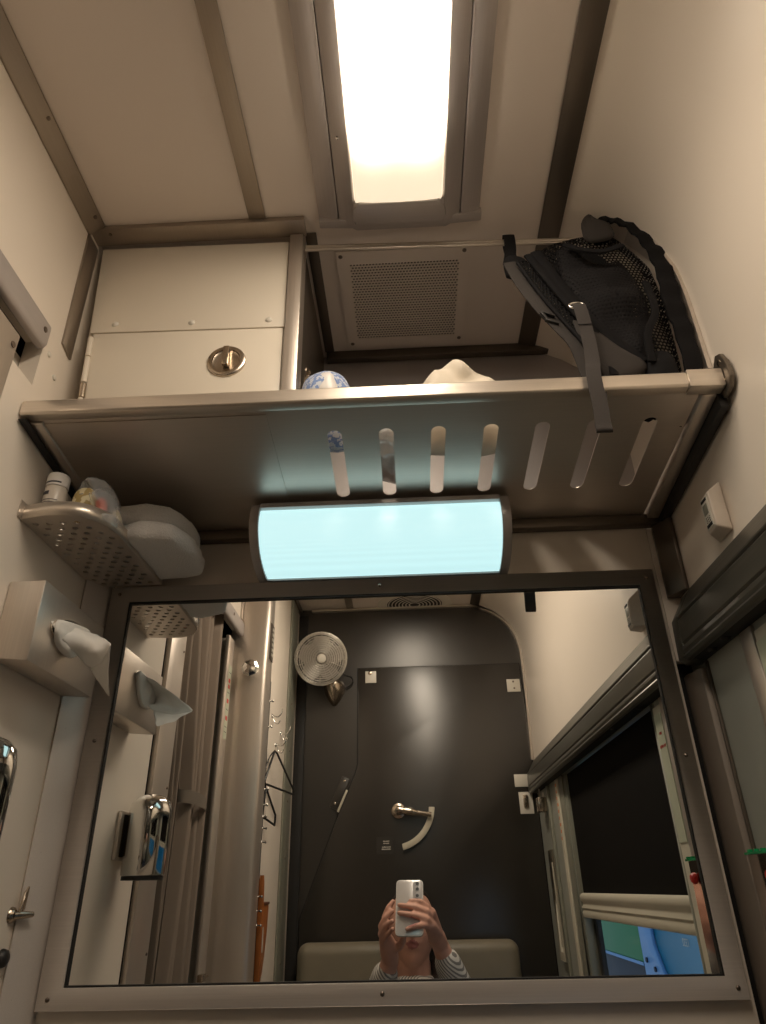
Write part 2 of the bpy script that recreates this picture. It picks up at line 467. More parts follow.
def text_obj(name, body, size, mtx, m, parent, depth=.0003, align='CENTER'):
    cu = bpy.data.curves.new(name, 'FONT'); cu.body = body; cu.size = size; cu.extrude = depth; cu.align_x = align; cu.align_y = 'CENTER'
    o = bpy.data.objects.new(name, cu); col.objects.link(o)
    me = bake(o, name); bpy.data.curves.remove(cu); me.transform(mtx)
    return link(name, me, m, parent, False)

XL, XR, ZC, YF, YR, YB = -.538, .458, 1.05, 1.088, 1.17, -.58
ZFLOOR = -1.25

# ------------------------------------------------------------------ camera (the phone's lens is at the origin)
cam = bpy.data.cameras.new('camera'); co = bpy.data.objects.new('camera', cam); col.objects.link(co); sc.camera = co
cr = Vector((0.99886493, 0.04354061, -0.01931516)); cup = Vector((0.03796309, -0.48278848, 0.87491376)); cf = Vector((-0.02876914, 0.87465393, 0.48389342))
co.matrix_world = Matrix((cr, cup, -cf)).transposed().to_4x4()
cam.sensor_fit = 'VERTICAL'; cam.sensor_height = 36; cam.sensor_width = 36; cam.lens = 683/1024*36; cam.clip_start = .004

# ------------------------------------------------------------------ room shell
def struct(o): o['kind'] = 'structure'; return o
ROOF = [(.27, 1.05), (.315, 1.037), (.36, 1.014), (.407, .978), (.440, .930), (.458, .87), (.463, .80), (.463, .67), (.460, .50), (XR, .40)]
struct(bx('floor', 'floor', -.85, .50, YB-.05, 1.2, ZFLOOR-.03, ZFLOOR, bevel=0))
struct(bx('ceiling', 'ceil', -.60, .272, YB-.04, 1.2, ZC, ZC+.03, bevel=0))
bm = bmesh.new(); prism(bm, strip_profile(ROOF, .03), 'y', YB-.04, 1.2)
o = struct(fin('wall_right', bm, 'wall', smooth=True)); auto_smooth(o.data, 30)
bm = bmesh.new()       # lower right wall around the window opening
box(bm, XR, XR+.03, YB-.04, -.16, ZFLOOR, .40)
box(bm, XR, XR+.03, .84, 1.2, ZFLOOR, .40)
box(bm, XR, XR+.03, -.16, .84, ZFLOOR, -.45)
box(bm, XR, XR+.03, -.16, .84, .33, .40)
struct(fin('wall_window_side', bm, 'laminate'))
bm = bmesh.new()       # left wall: full near the mirror, header above the doorway
prism(bm, [(YR+.03, ZFLOOR), (YR+.03, ZC), (.06, ZC), (.06, .745), (.767, .745), (.767, .66), (.71, .66), (.71, ZFLOOR)], 'x', XL-.03, XL)
struct(fin('wall_left', bm, 'wall'))
struct(bx('wall_left_rear', 'wall', XL-.03, -.453, YB, -.02, ZFLOOR, ZC, bevel=.001))
struct(bx('wall_corridor', 'black', -.86, -.83, YB, 1.0, ZFLOOR, ZC, bevel=0))  # corridor surfaces coloured black to paint in its darkness
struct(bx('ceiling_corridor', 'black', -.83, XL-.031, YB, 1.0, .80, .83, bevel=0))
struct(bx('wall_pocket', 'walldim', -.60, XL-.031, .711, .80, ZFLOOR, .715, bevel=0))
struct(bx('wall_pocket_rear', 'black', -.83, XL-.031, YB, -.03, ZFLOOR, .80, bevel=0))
struct(bx('wall_front', 'wall', XL, .427, YF, YF+.03, ZFLOOR, .555, bevel=.002))
struct(bx('wall_front_corner', 'wall', .4272, .4565, YF, YF+.02, .31, .547, bevel=0))
struct(bx('wall_gap_shade', 'black', .427, XR, YF+.022, YF+.04, ZFLOOR, .555, bevel=0))  # black sheet standing in for the shade inside the gap
struct(bx('wall_recess', 'alu', XL, .50, YR, YR+.03, .45, ZC, bevel=0))
struct(bx('wall_back', 'panelbase', -.56, .50, YB-.03, YB, ZFLOOR, ZC, bevel=0))

struct(bx('corridor_block_end', 'black', -.86, XL-.029, 1.0, 1.03, ZFLOOR, .83, bevel=0))  # end cap added to keep outside light out of the corridor
struct(bx('corridor_block_near', 'black', -.86, XL-.029, YB-.03, YB, ZFLOOR, .83, bevel=0))  # opposite cap, also added against light leaking in

# metal trims
def tr(n, *a, **k): return struct(bx('trim_%d' % n, *a, **k))
T = .004
struct(pr('trim_1', 'steel_mid', [(-.512, ZC), (-.512, ZC-T), (XL+T, ZC-.024), (XL, ZC-.024), (XL, ZC)], 'y', YB, .80, bevel=.001))
tr(2, 'steel_mid', -.253, -.223, YB, .80, ZC-T, ZC)
tr(3, 'steel_dk', .272-.004, .300, YB, 1.168, ZC-.018, ZC-.004)
o = bpy.data.objects['trim_3']; bpy.data.objects.remove(o)
struct(pr('trim_3', 'steel_dk', [(.268, ZC), (.268, ZC-T), (.304, ZC-.014), (.304, ZC-.004)], 'y', YB, 1.168, bevel=.0008))
tr(4, 'steel_mid', XL, -.155, .800, .835, ZC-.012, ZC-.0005)          # along the ceiling above the locker
struct(pr('trim_5', 'steel_mid', [(.838, .770), (.806, .778), (.797, ZC-.024), (.834, ZC-.024)], 'x', XL, XL+T, bevel=.001))
tr(6, 'steel_dkx', -.155, .46, 1.150, 1.168, ZC-.022, ZC-.001)
tr(7, 'steel_dk', -.1585, -.138, .836, 1.15, ZC-T, ZC-.0005)
# corner post between left wall and mirror wall, and angle along its top
struct(pr('trim_8', 'steel_fr', [(XL, YF), (XL, 1.040), (XL+T, 1.036), (-.512, 1.079), (-.507, YF)], 'z', ZFLOOR, .548, bevel=.0012))
tr(9, 'steel_dkx', XL+.001, XR-.001, 1.066, YF-.001, .548, .566)
struct(pr('trim_10', 'steel_dk', [(.436, 1.088), (.434, 1.078), (.452, 1.045), (XR, 1.045), (XR, 1.088)], 'z', .4160, .5475, bevel=.001))
struct(pr('trim_11', 'post_br', [(.440, 1.108), (.438, 1.092), (.446, 1.052), (XR, 1.048), (XR, 1.108)], 'z', ZFLOOR, .288, bevel=.001))
# door jamb post, doorway head rail
struct(bx('trim_12', 'steel_z', XL-.002, XL+.010, .600, .700, ZFLOOR, .692, bevel=.002))
bm = bmesh.new(); prism(bm, [(XL-.004, .722), (XL+.006, .722), (XL+.011, .730), (XL+.011, .764), (XL+.006, .770), (XL-.0005, .772)], 'y', .062, .760)
struct(fin('trim_13', bm, 'greytrim', bevel=.003, seg=3))
bpy.data.objects['trim_13'].data.materials[0] = M['alu']
# partition pillar beyond the doorway
bm = bmesh.new(); prism(bm, [(XL-.03, .06), (-.460, .06), (-.450, .055), (-.446, .045), (-.446, -.02), (XL-.03, -.02)], 'z', ZFLOOR, ZC-.001)
struct(fin('trim_14', bm, 'steel_z', bevel=.002))
struct(bx('trim_15', 'steel_z', XL, XL+.006, .064, .084, .776, ZC-.025, bevel=.002))
struct(bx('trim_16', 'greytrim', -.4525, -.446, -.50, -.36, ZFLOOR, ZC-.03, bevel=.001))
struct(bx('trim_17', 'black', -.4525, -.415, YB+.001, YB+.014, ZFLOOR, ZC-.03, bevel=.001))  # black strip painting in the shade of the corner gap
struct(bx('trim_19', 'steel_dk', -.4525, -.442, YB+.002, -.03, ZC-.026, ZC-.001, bevel=.001))
# roof following arch at the back wall and right end of the luggage bay
def arch(n, m, prof, w, y0, y1):
    P = smooth_path([(a, 0, b) for a, b in prof], 4); P = [(p.x, p.z) for p in P]
    bm = bmesh.new(); prism(bm, strip_profile(P, -w), 'y', y0, y1)
    o = struct(fin('trim_%d' % n, bm, m, smooth=True)); auto_smooth(o.data, 35); return o
arch(20, 'steel_lt', [(-.40, 1.044)] + [(a-.001, b-.004) for a, b in ROOF[0:9]] + [(.4565, .418)], .008, YB+.001, YB+.018)
arch(21, 'steel_z', [(.405, .976)] + [(a-.001, b-.002) for a, b in ROOF[4:7]] + [(.4615, .66)], .006, .795, .828)
# screws on the trims
sg = 0
def trim_screw(par, loc, d, r=.0035):
    p = bpy.data.objects['trim_%d' % par]; return screw(p, loc, d, r)
trim_screw(1, (-.518, .60, ZC-.009), (.4, 0, -1)); trim_screw(1, (-.518, .775, ZC-.010), (.4, 0, -1)); trim_screw(1, (-.518, .20, ZC-.009), (.4, 0, -1))
trim_screw(4, (-.505, .810, ZC-.0125), (0, 0, -1), .003)
trim_screw(8, (-.529, 1.051, .225), (1, -1, 0)); trim_screw(8, (-.529, 1.051, .055), (1, -1, 0)); trim_screw(8, (-.529, 1.051, -.115), (1, -1, 0))
trim_screw(13, (XL+.011, .745, .748), (1, 0, 0), .005); trim_screw(13, (XL+.011, .20, .748), (1, 0, 0), .005)
trim_screw(12, (XL+.010, .690, .668), (1, 0, 0), .005)
for z in (.50, .2, .06, -.1): trim_screw(12, (XL+.010, .612, z), (1, 0, 0), .003)
for z in (.80, .62, .45, .28, .10, -.06, -.2): trim_screw(16, (-.446, -.43, z), (1, 0, 0), .004)
for y, z in ((.785, .735), (.812, .712)):
    lt('screw_cap', 'white', [(0, .003), (.0035, .0025), (.0048, .001), (.005, 0), (0, 0)], (XL, y, z), (1, 0, 0), bpy.data.objects['wall_left'], 14)

# ------------------------------------------------------------------ wall mirror
t = thing('wall_mirror', 'large rectangular wall mirror in a brushed steel frame under the lamp', 'mirror', (-.04, 1.085, -.13))
bx('mirror_glass', 'mirror', -.475, .395, 1.0800, 1.0872, -.108, .441, t, bevel=0)
bm = bmesh.new()
o_ = [(-.505, -.131), (.417, -.131), (.417, .465), (-.505, .465)]; i_ = [(-.472, -.1055), (.3915, -.1055), (.3915, .438), (-.472, .438)]
for k in range(4):
    a, b, c_, d_ = o_[k], o_[(k+1) % 4], i_[(k+1) % 4], i_[k]
    prism(bm, [a, b, c_, d_], 'y', 1.0735, 1.0795)
fin('frame', bm, 'steel_fr', t, bevel=.0012)
bm = bmesh.new()
for k in range(4):
    j_ = [(-.4695, -.1035), (.389, -.1035), (.389, .4345), (-.4695, .4345)]
    prism(bm, [i_[k], i_[(k+1) % 4], j_[(k+1) % 4], j_[k]], 'y', 1.076, 1.0799)
fin('gasket', bm, 'black', t)
for x, z in ((-.044, .452), (.404, .449), (-.490, .452), (-.05, -.118), (.404, -.118), (-.490, -.118), (.404, .165), (-.489, .21)): screw(t, (x, 1.0735, z), (0, -1, 0), .003)

# ------------------------------------------------------------------ cool lamp above the mirror
t = thing('mirror_lamp', 'cool blue-white lamp with ribbed diffuser above the mirror', 'lamp', (-.04, 1.088, .47))
prof = [(1.075, .4665), (1.045, .4685), (1.008, .480), (.985, .498), (.973, .522), (.974, .544), (.982, .566)]
inner = [(1.0755, .471), (1.045, .473), (1.010, .484), (.989, .501), (.978, .522), (.979, .541), (.985, .556)]
P = smooth_path([(0, a, b) for a, b in inner], 4); P = [(p.y, p.z) for p in P]
bm = bmesh.new()
prism(bm, P + [(1.07, .556)], 'x', -.236, .160)
o = fin('diffuser', bm, 'lampcool', t, smooth=True); auto_smooth(o.data, 30)
P = smooth_path([(0, a, b) for a, b in prof], 4); P = [(p.y, p.z) for p in P]
for x0, x1 in ((-.251, -.236), (.160, .175)):
    bm = bmesh.new(); prism(bm, P + [(1.062, .560), (1.0865, .545), (1.0865, .4665)], 'x', x0, x1)
    o = fin('end_cap', bm, 'alux', t, bevel=.001); 
bx('top_rail', 'alux', -.236, .160, .976, 1.060, .5565, .5655, t)
bx('bottom_rail', 'alux', -.236, .160, 1.072, 1.0865, .4665, .4705, t, bevel=.0005)

# ------------------------------------------------------------------ ceiling lamp
t = thing('ceiling_lamp', 'long lit ceiling lamp with warm ribbed diffuser in grey metal housing', 'lamp', (.014, .45, ZC))
L0 = -.20
pr('flange', 'alu', [(-.128, ZC-.0005), (-.128, ZC-.006), (-.099, ZC-.014), (-.0935, ZC-.014), (-.0935, ZC-.0005)], 'y', L0, .815, t, bevel=.001)
pr('flange', 'alu', [(.155, ZC-.0005), (.155, ZC-.006), (.126, ZC-.014), (.121, ZC-.014), (.121, ZC-.0005)], 'y', L0, .815, t, bevel=.001)
pr('side_frame', 'alu', [(-.0920, ZC-.0005), (-.0920, ZC-.013), (-.065, ZC-.024), (-.063, ZC-.022), (-.063, ZC-.0005)], 'y', L0, .808, t, bevel=.001)
pr('side_frame', 'alu', [(.1195, ZC-.0005), (.1195, ZC-.013), (.091, ZC-.024), (.089, ZC-.022), (.089, ZC-.0005)], 'y', L0, .808, t, bevel=.001)
bm = bmesh.new()
prism(bm, [(-.128, .800), (.158, .800), (.158, .8155), (.104, .819), (.096, .8240), (-.062, .8240), (-.070, .819), (-.128, .8155)], 'z', ZC-.018, ZC-.0005)
prism(bm, [(-.065, .766), (-.054, .755), (.080, .755), (.090, .766), (.094, .785), (.088, .7960), (-.060, .7960), (-.067, .785)], 'z', ZC-.0385, ZC-.016)
fin('end_cap', bm, 'alux', t, bevel=.002)
bx('end_cap', 'alux', -.128, .158, L0-.012, L0, ZC-.030, ZC-.0005, t, bevel=.002)
bm = bmesh.new()
pp = [(-.0625, ZC-.016), (-.060, ZC-.027), (-.054, ZC-.033), (-.03, ZC-.036), (.014, ZC-.037), (.055, ZC-.036), (.079, ZC-.033), (.085, ZC-.027), (.0885, ZC-.016)]
prism(bm, pp, 'y', L0, .760)
o = fin('diffuser', bm, 'lampwarm', t, smooth=True); auto_smooth(o.data, 40)
screw(t, (-.080, .650, ZC-.017), (-.2, 0, -1), .0038, 'chrome')
screw(t, (.116, .30, ZC-.017), (.2, 0, -1), .0038, 'chrome')

# ------------------------------------------------------------------ locker over the shelf
t = thing('wall_locker', 'cream metal locker with round recessed latch above the steel shelf', 'locker', (-.34, .85, .62))
FY = .842
bm = bmesh.new(); prism(bm, [(-.532, ZC-.014), (-.186, ZC-.014), (-.184, .600), (-.505, .600)], 'y', FY+.0035, 1.15)
fin('body', bm, 'locker', t)
bm = bmesh.new(); prism(bm, [(-.529, ZC-.016), (-.187, ZC-.020), (-.185, .8235), (-.514, .829)], 'y', FY-.004, FY+.003)
fin('upper_panel', bm, 'locker', t, bevel=.0015)
bm = bmesh.new(); prism(bm, [(-.508, .8265), (-.187, .8210), (-.186, .625), (-.490, .625)], 'y', FY-.004, FY+.003)
door = fin('door', bm, 'locker', t, bevel=.0015)
kc = (-.2755, FY-.004, .752)
lt('latch_cup', 'satin', [(.0, .0005), (.019, .0008), (.0225, .0022), (.0235, .0042), (.0285, .0042), (.031, .0026), (.0318, .0), (.0318, -.001), (0, -.001)], kc, (0, -1, 0), door, 40)
bx('latch_bar', 'satin', kc[0]-.0050, kc[0]+.0050, FY-.0140, FY-.006, kc[2]-.012, kc[2]+.026, door, bevel=.001)
for z0, z1 in ((.775, .815), (.720, .772), (.690, .717), (.640, .687)):
    zc = (z0+z1)/2; xx = -.500-(zc-.68)*.065
    tb('hinge_knuckle', 'locker' if z1 != .717 else 'satin', [(xx+(zc-z0)*.065, FY-.006, z0), (xx-(z1-zc)*.065, FY-.006, z1)], .0045, t, 12)
for x, z in ((-.474, .846), (-.343, .842), (-.212, .840)):
    lt('rivet', 'white', [(0, .0032), (.002, .003), (.0052, .0012), (.006, 0), (0, 0)], (x, FY-.004, z), (0, -1, 0), t, 16)
# post at the locker's right edge
pr('edge_post', 'steel_z', [(-.1835, ZC-.013), (-.160, ZC-.013), (-.158, .600), (-.1815, .600)], 'y', .828, .870, t, bevel=.0012)
bx('side_panel', 'steel_dk', -.1830, -.1600, .871, 1.149, .600, ZC-.024, t)
lt('side_bolt', 'satin', [(0, .008), (.006, .007), (.009, .003), (.012, .002), (.012, -.001), (0, -.001)], (-.160, .93, .80), (1, 0, 0), t, 16)
bx('side_latch', 'satin', -.160, -.152, .915, .945, .745, .785, t, bevel=.002)

# ------------------------------------------------------------------ luggage shelf
t = thing('luggage_shelf', 'brushed steel luggage shelf with a row of oblong slots', 'shelf', (0, .92, .57))
sl = math.atan2(-.035, .32)
def TY(y): return .600-(y-.760)*.035/.32
# plate local: x right, y deep
mt = Matrix.Translation((0, .768, .6005)) @ Matrix.Rotation(sl, 4, 'X')
slots = []
for cx, sk in ((-.097, 0), (-.020, 0), (.0575, 0), (.1355, 0), (.211, .000), (.2875, .003), (.3675, .004)):
    slots.append([(p[0], p[1]-.768) for p in slot(cx, .903, .0215, .165, 9)])
plate('tray', 'steel_x', [(XL+.004, 0), (.421, 0), (.421, .395), (XL+.004, .395)], slots, .0016, mt, t)
# fold line plate on the left underside
plate('tray_cover', 'steel_x', [(XL+.006, .012), (-.190, .012), (-.190, .285), (XL+.006, .285)], [], .0012, Matrix.Translation((0, .768, .5989)) @ Matrix.Rotation(sl, 4, 'X'), t)
bm = bmesh.new()
prism(bm, [(.756, .597), (.770, .596), (.770, .600), (.7605, .601), (.7605, .619), (.772, .6195), (.772, .6225), (.758, .6235), (.7545, .620), (.7535, .600)], 'x', XL+.002, .400)
fin('front_lip', bm, 'steel_lt', t, bevel=.001)
bx('corner_sleeve', 'steel_lt', .4005, .449, .7525, .773, .595, .6245, t, bevel=.0015)
pl = [(.7405, .602), (.750, .590), (.772, .586), (.781, .600), (.775, .642), (.762, .654), (.750, .648), (.7415, .628)]
fl = pr('wall_flange', 'steel_dk', pl, 'x', .450, .4575, t, bevel=.002)
screw(fl, (.450, .756, .636), (-1, 0, 0), .005, 'satin', 'bolt'); screw(fl, (.450, .757, .604), (-1, 0, 0), .005, 'satin', 'bolt')
for nm, x0, x1 in (('side_rail', .424, .444), ('side_rail', XL+.004, XL+.026)):
    bm = bmesh.new(); prism(bm, [(.774, .594), (1.064, TY(1.064)-.011), (1.064, TY(1.064)+.012), (.774, .618)], 'x', x0, x1)
    fin(nm, bm, 'steel_y', t, bevel=.0015)
bm = bmesh.new(); prism(bm, [(.775, .575), (1.064, TY(1.064)-.022), (1.064, TY(1.064)+.004), (.775, .600)], 'x', .4445, .4570)
fin('wall_channel', bm, 'rubber', t, bevel=.001)
bm = bmesh.new(); prism(bm, [(.755, .590), (1.064, TY(1.064)-.018), (1.064, TY(1.064)-.012), (.765, .5935)], 'x', XL+.001, XL+.012)
fin('wall_channel', bm, 'rubber', t, bevel=.001)

# hanging rod
t = thing('hanging_rod', 'thin double steel rod running along the ceiling above the shelf', 'rod', (0, .85, 1.02))
tb('rod', 'steel_lt', [(-.157, .846, 1.022), (.39, .846, .985)], .0035, t)
bpy.data.objects.remove(bpy.data.objects['rod'])
tb('rod', 'steel_lt', [(-.157, .846, 1.021), (.352, .846, 1.006)], .0046, t)
tb('rod', 'steel_lt', [(-.157, .842, 1.010), (.352, .842, .996)], .0030, t)
bx('rod_bracket', 'steel_z', .350, .356, .835, .855, .990, 1.015, t, bevel=.001)

# perforated square air vent in the ceiling
t = thing('ceiling_grille', 'square cream perforated air grille screwed into the ceiling', 'grille', (.02, 1.0, ZC))
holes = []
ny, nx = 30, 34
for j in range(ny):
    for i in range(nx):
        holes.append(circ(-.084+.205*(i+(.5 if j % 2 else 0))/(nx-.5)+.003, .912+.195*j/(ny-1), .0025, 6))
plate('grille_plate', 'ceil', [(-.108, .880), (.144, .880), (.146, 1.135), (-.104, 1.135)], holes, .002, Matrix.Translation((0, 0, ZC-.0045)), t)
bx('duct_backing', 'black', -.090, .130, .905, 1.112, ZC-.0025, ZC-.0005, t, bevel=0)
for x, y in ((-.099, .890), (.134, .888), (-.095, 1.125), (.136, 1.120)): screw(t, (x, y, ZC-.0055), (0, 0, -1), .0042)

# round vent near the back wall
t = thing('round_vent', 'round ceiling vent with concentric rings seen in the mirror', 'vent', (.03, -.50, ZC))
vc = (.035, -.545, ZC)
lt('rim', 'white', [(.0, -.0005), (.13, -.0005), (.153, -.0005), (.155, .003), (.148, .006), (.122, .007), (.116, .006), (.116, .002), (0, .002)], vc, (0, 0, -1), t, 56)
bm = bmesh.new()
for k in range(7):
    r = .020+.0145*k
    lathe(bm, [(r, .0040), (r, .0052), (r+.0045, .0060), (r+.0045, .0042), (r, .0040)], frame_to((0, 0, -1), vc), 48)
o = fin('ring_louvre', bm, 'white', t, smooth=True); auto_smooth(o.data, 30)
lt('dark_throat', 'black', [(0, .0035), (.1155, .0035), (.1155, .0022), (0, .0022)], vc, (0, 0, -1), t, 40)

for o in t.children:                                     # the vent runs on above the back wall panel
    bm = bmesh.new(); bm.from_mesh(o.data)
    bmesh.ops.bisect_plane(bm, geom=bm.verts[:]+bm.edges[:]+bm.faces[:], plane_co=(0, -.5755, 0), plane_no=(0, -1, 0), clear_outer=True)
    bm.to_mesh(o.data); bm.free()

# ------------------------------------------------------------------ items on the luggage shelf
t = thing('toiletry_bag', 'pale blue patterned pouch on the shelf beside the locker', 'bag', (-.118, .86, .59))
pillow('pouch', 'bluepat', [(-.158, .604), (-.1575, .690), (-.150, .722), (-.128, .736), (-.100, .735), (-.078, .715), (-.062, .660), (-.070, .604)], .870, .045, .06, t, nz=.006, seed=3)
pillow('label_panel', 'whitepack', [(-.130, .650), (-.132, .690), (-.120, .712), (-.106, .714), (-.096, .700), (-.090, .650)], .834, .014, .003, t, nz=.001, seed=4)
t = thing('paper_bag', 'crumpled white bag peaking above the shelf lip', 'bag', (.09, .90, .59))
pillow('bag', 'whitebag', [(.020, .604), (.015, .680), (.048, .722), (.078, .748), (.108, .749), (.145, .722), (.178, .680), (.170, .604)], .89, .06, .07, t, nz=.013, nscale=28, seed=9)
t = thing('plastic_package', 'crinkled silvery plastic package lying on the shelf over the slots', 'package', (-.02, .93, .585))
pillow('wrapper', 'plastic', [(-.060, .868), (-.055, .985), (-.01, 1.03), (.02, 1.02), (.024, .90), (-.010, .855)], -.6, .012, .022, t, nz=.005, nscale=60, seed=5,
       mtx=Matrix(((1, 0, 0, 0), (0, 0, 1, 0), (0, -1, 0, 0.0), (0, 0, 0, 1))) @ Matrix.Translation((0, -.030, 0)))

# ------------------------------------------------------------------ backpack
t = thing('backpack', 'black mesh backpack slumped on the right end of the luggage shelf', 'backpack', (.36, .83, .60))
body = [(.238, .930), (.262, .975), (.300, .992), (.336, 1.000), (.380, 1.000), (.410, .955), (.434, .905), (.440, .840), (.440, .760), (.436, .660), (.430, .606), (.340, .606), (.305, .680), (.280, .760), (.254, .840)]
pillow('main_panel', 'mesh_open', body, .835, .030, .045, t, nz=.004, seed=1, rings=10, sub=40)
pillow('lining', 'fabric', [(.262, .920), (.30, .965), (.345, .970), (.375, .930), (.392, .80), (.396, .70), (.39, .61), (.345, .608), (.312, .690), (.285, .775)], .838, .012, .030, t, nz=.004, seed=2)
pillow('back_panel', 'fabric', [(.405, .925), (.425, .880), (.433, .760), (.428, .612), (.405, .610), (.408, .8)], .842, .010, .012, t, nz=.002, seed=12)
pillow('front_pocket', 'mesh_fine', [(.275, .935), (.292, .950), (.312, .915), (.345, .900), (.372, .905), (.385, .880), (.398, .820), (.396, .745), (.380, .690), (.372, .640), (.350, .650), (.330, .695), (.300, .765), (.272, .850)], .808, .026, .012, t, nz=.009, nscale=22, seed=6, rings=10, sub=42)
pillow('backlight_patch', 'meshlit', [(.345, .965), (.375, .975), (.405, .940), (.424, .880), (.430, .800), (.430, .640), (.408, .640), (.402, .780), (.392, .880), (.368, .925)], .834, .012, .002, t, nz=.001, seed=30)  # patch added behind the mesh so its holes look backlit
ribbon('edge_binding', 'fabric', [(.340, .805, .990), (.375, .800, 1.000), (.405, .795, .975), (.428, .795, .925), (.436, .795, .860), (.434, .795, .790), (.437, .795, .720), (.433, .795, .615)], [.018, .026, .030, .032, .030, .034, .030, .028], .004, [(0, .3, 1), (.4, .2, .7), (.8, .2, .4), (1, .2, 0), (1, .2, 0), (1, .2, 0)], t, wob=.002)
ribbon('lower_binding', 'fabric', [(.238, .800, .925), (.262, .795, .850), (.292, .790, .775), (.325, .786, .715), (.362, .786, .668)], [.020, .018, .016, .016], .006, (.8, .1, .5), t)
ribbon('pocket_binding', 'fabric', [(.283, .785, .925), (.300, .778, .905), (.335, .775, .893), (.372, .775, .905)], .012, .003, (0, .3, 1), t)
ribbon('pocket_seam', 'fabric', [(.396, .785, .83), (.394, .776, .76), (.372, .772, .712), (.368, .775, .66)], .012, .003, (1, .2, 0), t)
pillow('top_handle', 'fabric2', [(.322, .960), (.324, .992), (.338, 1.014), (.350, 1.000), (.372, .985), (.374, .955), (.348, .945), (.330, .945)], .800, .008, .008, t, nz=.003, seed=8)
pillow('bottom_flap', 'fabric2', [(.272, .760), (.292, .750), (.330, .700), (.362, .672), (.366, .655), (.345, .640), (.320, .630), (.296, .640), (.276, .680)], .788, .012, .010, t, nz=.002, seed=10)
pillow('bottom_roll', 'fabric', [(.362, .612), (.362, .660), (.376, .688), (.398, .690), (.408, .668), (.402, .612)], .790, .014, .012, t, nz=.002, seed=11)
ribbon('shoulder_strap', 'fabric2', [(.192, .800, .905), (.206, .795, .852), (.226, .790, .795), (.250, .786, .742), (.266, .782, .700), (.274, .780, .635)], [.022, .024, .022, .018, .018], .002, (.9, .1, .45), t)
ribbon('strap_padding', 'mesh_open', [(.212, .800, .905), (.226, .797, .862), (.246, .793, .805), (.270, .790, .750), (.292, .786, .700), (.300, .784, .640)], [.018, .026, .026, .024, .02], .003, (.9, .1, .5), t)
ribbon('strap_lining', 'meshback', [(.214, .806, .900), (.228, .803, .862), (.248, .799, .805), (.272, .796, .750), (.294, .792, .700), (.300, .790, .640)], [.012, .018, .018, .016, .014], .0015, (.9, .1, .5), t)
ribbon('strap_edge', 'fabric', [(.222, .792, .912), (.238, .790, .872), (.260, .786, .815), (.284, .784, .758), (.305, .780, .705), (.312, .778, .640)], [.014, .012], .003, (.9, .1, .5), t)
tb('strap_zip', 'fabric', smooth_path([(.204, .792, .895), (.218, .789, .850), (.238, .785, .795), (.262, .781, .740), (.282, .778, .690), (.286, .776, .64)]), .0032, t)
bm = bmesh.new(); box(bm, .224, .246, .780, .787, .768, .771, Matrix.Rotation(R(28), 4, 'Y')); box(bm, .228, .250, .780, .787, .752, .755, Matrix.Rotation(R(28), 4, 'Y')); box(bm, .2265, .2300, .780, .787, .757, .775, Matrix.Rotation(R(-28), 4, 'Y'))
fin('strap_buckle', bm, 'rubber', t, bevel=.0008)
ribbon('rod_loop', 'fabric', [(.196, .822, .925), (.204, .828, .965), (.207, .834, 1.0), (.208, .842, 1.0235), (.208, .852, 1.020), (.208, .853, 1.000), (.206, .838, .96), (.204, .830, .93)], .020, .0014, (1, 0, 0), t)
pillow('loop_tab', 'fabric', [(.186, .885), (.185, .915), (.196, .935), (.222, .925), (.226, .900), (.205, .880)], .812, .008, .008, t, nz=.001, seed=13)
tb('ring', 'chrome', [(.274+.0115*math.cos(a), .763+.002*math.sin(a), .765+.0075*math.sin(a)) for a in [2*math.pi*k/20 for k in range(20)]], .0019, t, 8, closed=True)
ribbon('hanging_strap', 'web', [(.276, .768, .772), (.276, .757, .755), (.278, .756, .700), (.276, .753, .650), (.272, .7485, .628), (.270, .7455, .600), (.270, .745, .560), (.269, .745, .535), (.269, .7445, .523), (.270, .750, .523), (.271, .7515, .540), (.274, .7500, .590)], [.019, .0205, .021, .021], .0010, (1, 0, 0), t)
# seam stitched across the hanging strap
bx('stitching', 'fabric', .267, .288, .7540, .7545, .7175, .7190, t, bevel=0)

# ------------------------------------------------------------------ perforated corner shelf with toiletries
t = thing('corner_shelf', 'small perforated steel shelf on the left wall above tissue box', 'shelf', (-.48, .95, .465))
ol = [(XL+.001, .822), (-.500, .814), (-.465, .815), (-.442, .828), (-.428, .850), (-.420, .885), (-.417, 1.068), (XL+.001, 1.068)]
hs = []
for j in range(14):
    for i in range(6):
        x = -.523+.020*i+(.010 if j % 2 else 0); y = .838+.0168*j
        if x < -.428 and not (x > -.445 and y < .86): hs.append(circ(x, y, .0046, 10))
plate('shelf_plate', 'steel_y', ol, hs, .0016, Matrix.Translation((0, 0, .466)), t)
rim = smooth_path([(a, b, 0) for a, b in ol[:-1]], 4)
bm = bmesh.new()
vs = [[bm.verts.new((p.x, p.y, z)) for z in (.4655, .487)] for p in rim]
ce = Vector((-.49, .95, 0)); vi = [[bm.verts.new(Vector((p.x, p.y, 0))+(ce-Vector((p.x, p.y, 0))).normalized()*.0018+Vector((0, 0, z))) for z in (.4655, .487)] for p in rim]
for k in range(len(rim)-1):
    bm.faces.new((vs[k][0], vs[k+1][0], vs[k+1][1], vs[k][1])); bm.faces.new((vi[k][0], vi[k][1], vi[k+1][1], vi[k+1][0]))
    bm.faces.new((vs[k][1], vs[k+1][1], vi[k+1][1], vi[k][1])); bm.faces.new((vs[k][0], vi[k][0], vi[k+1][0], vs[k+1][0]))
fin('rim', bm, 'steel_lt', t, smooth=True)
bx('wall_tab', 'steel_y', XL+.0008, XL+.0026, .812, .846, .466, .492, t, bevel=.0008)

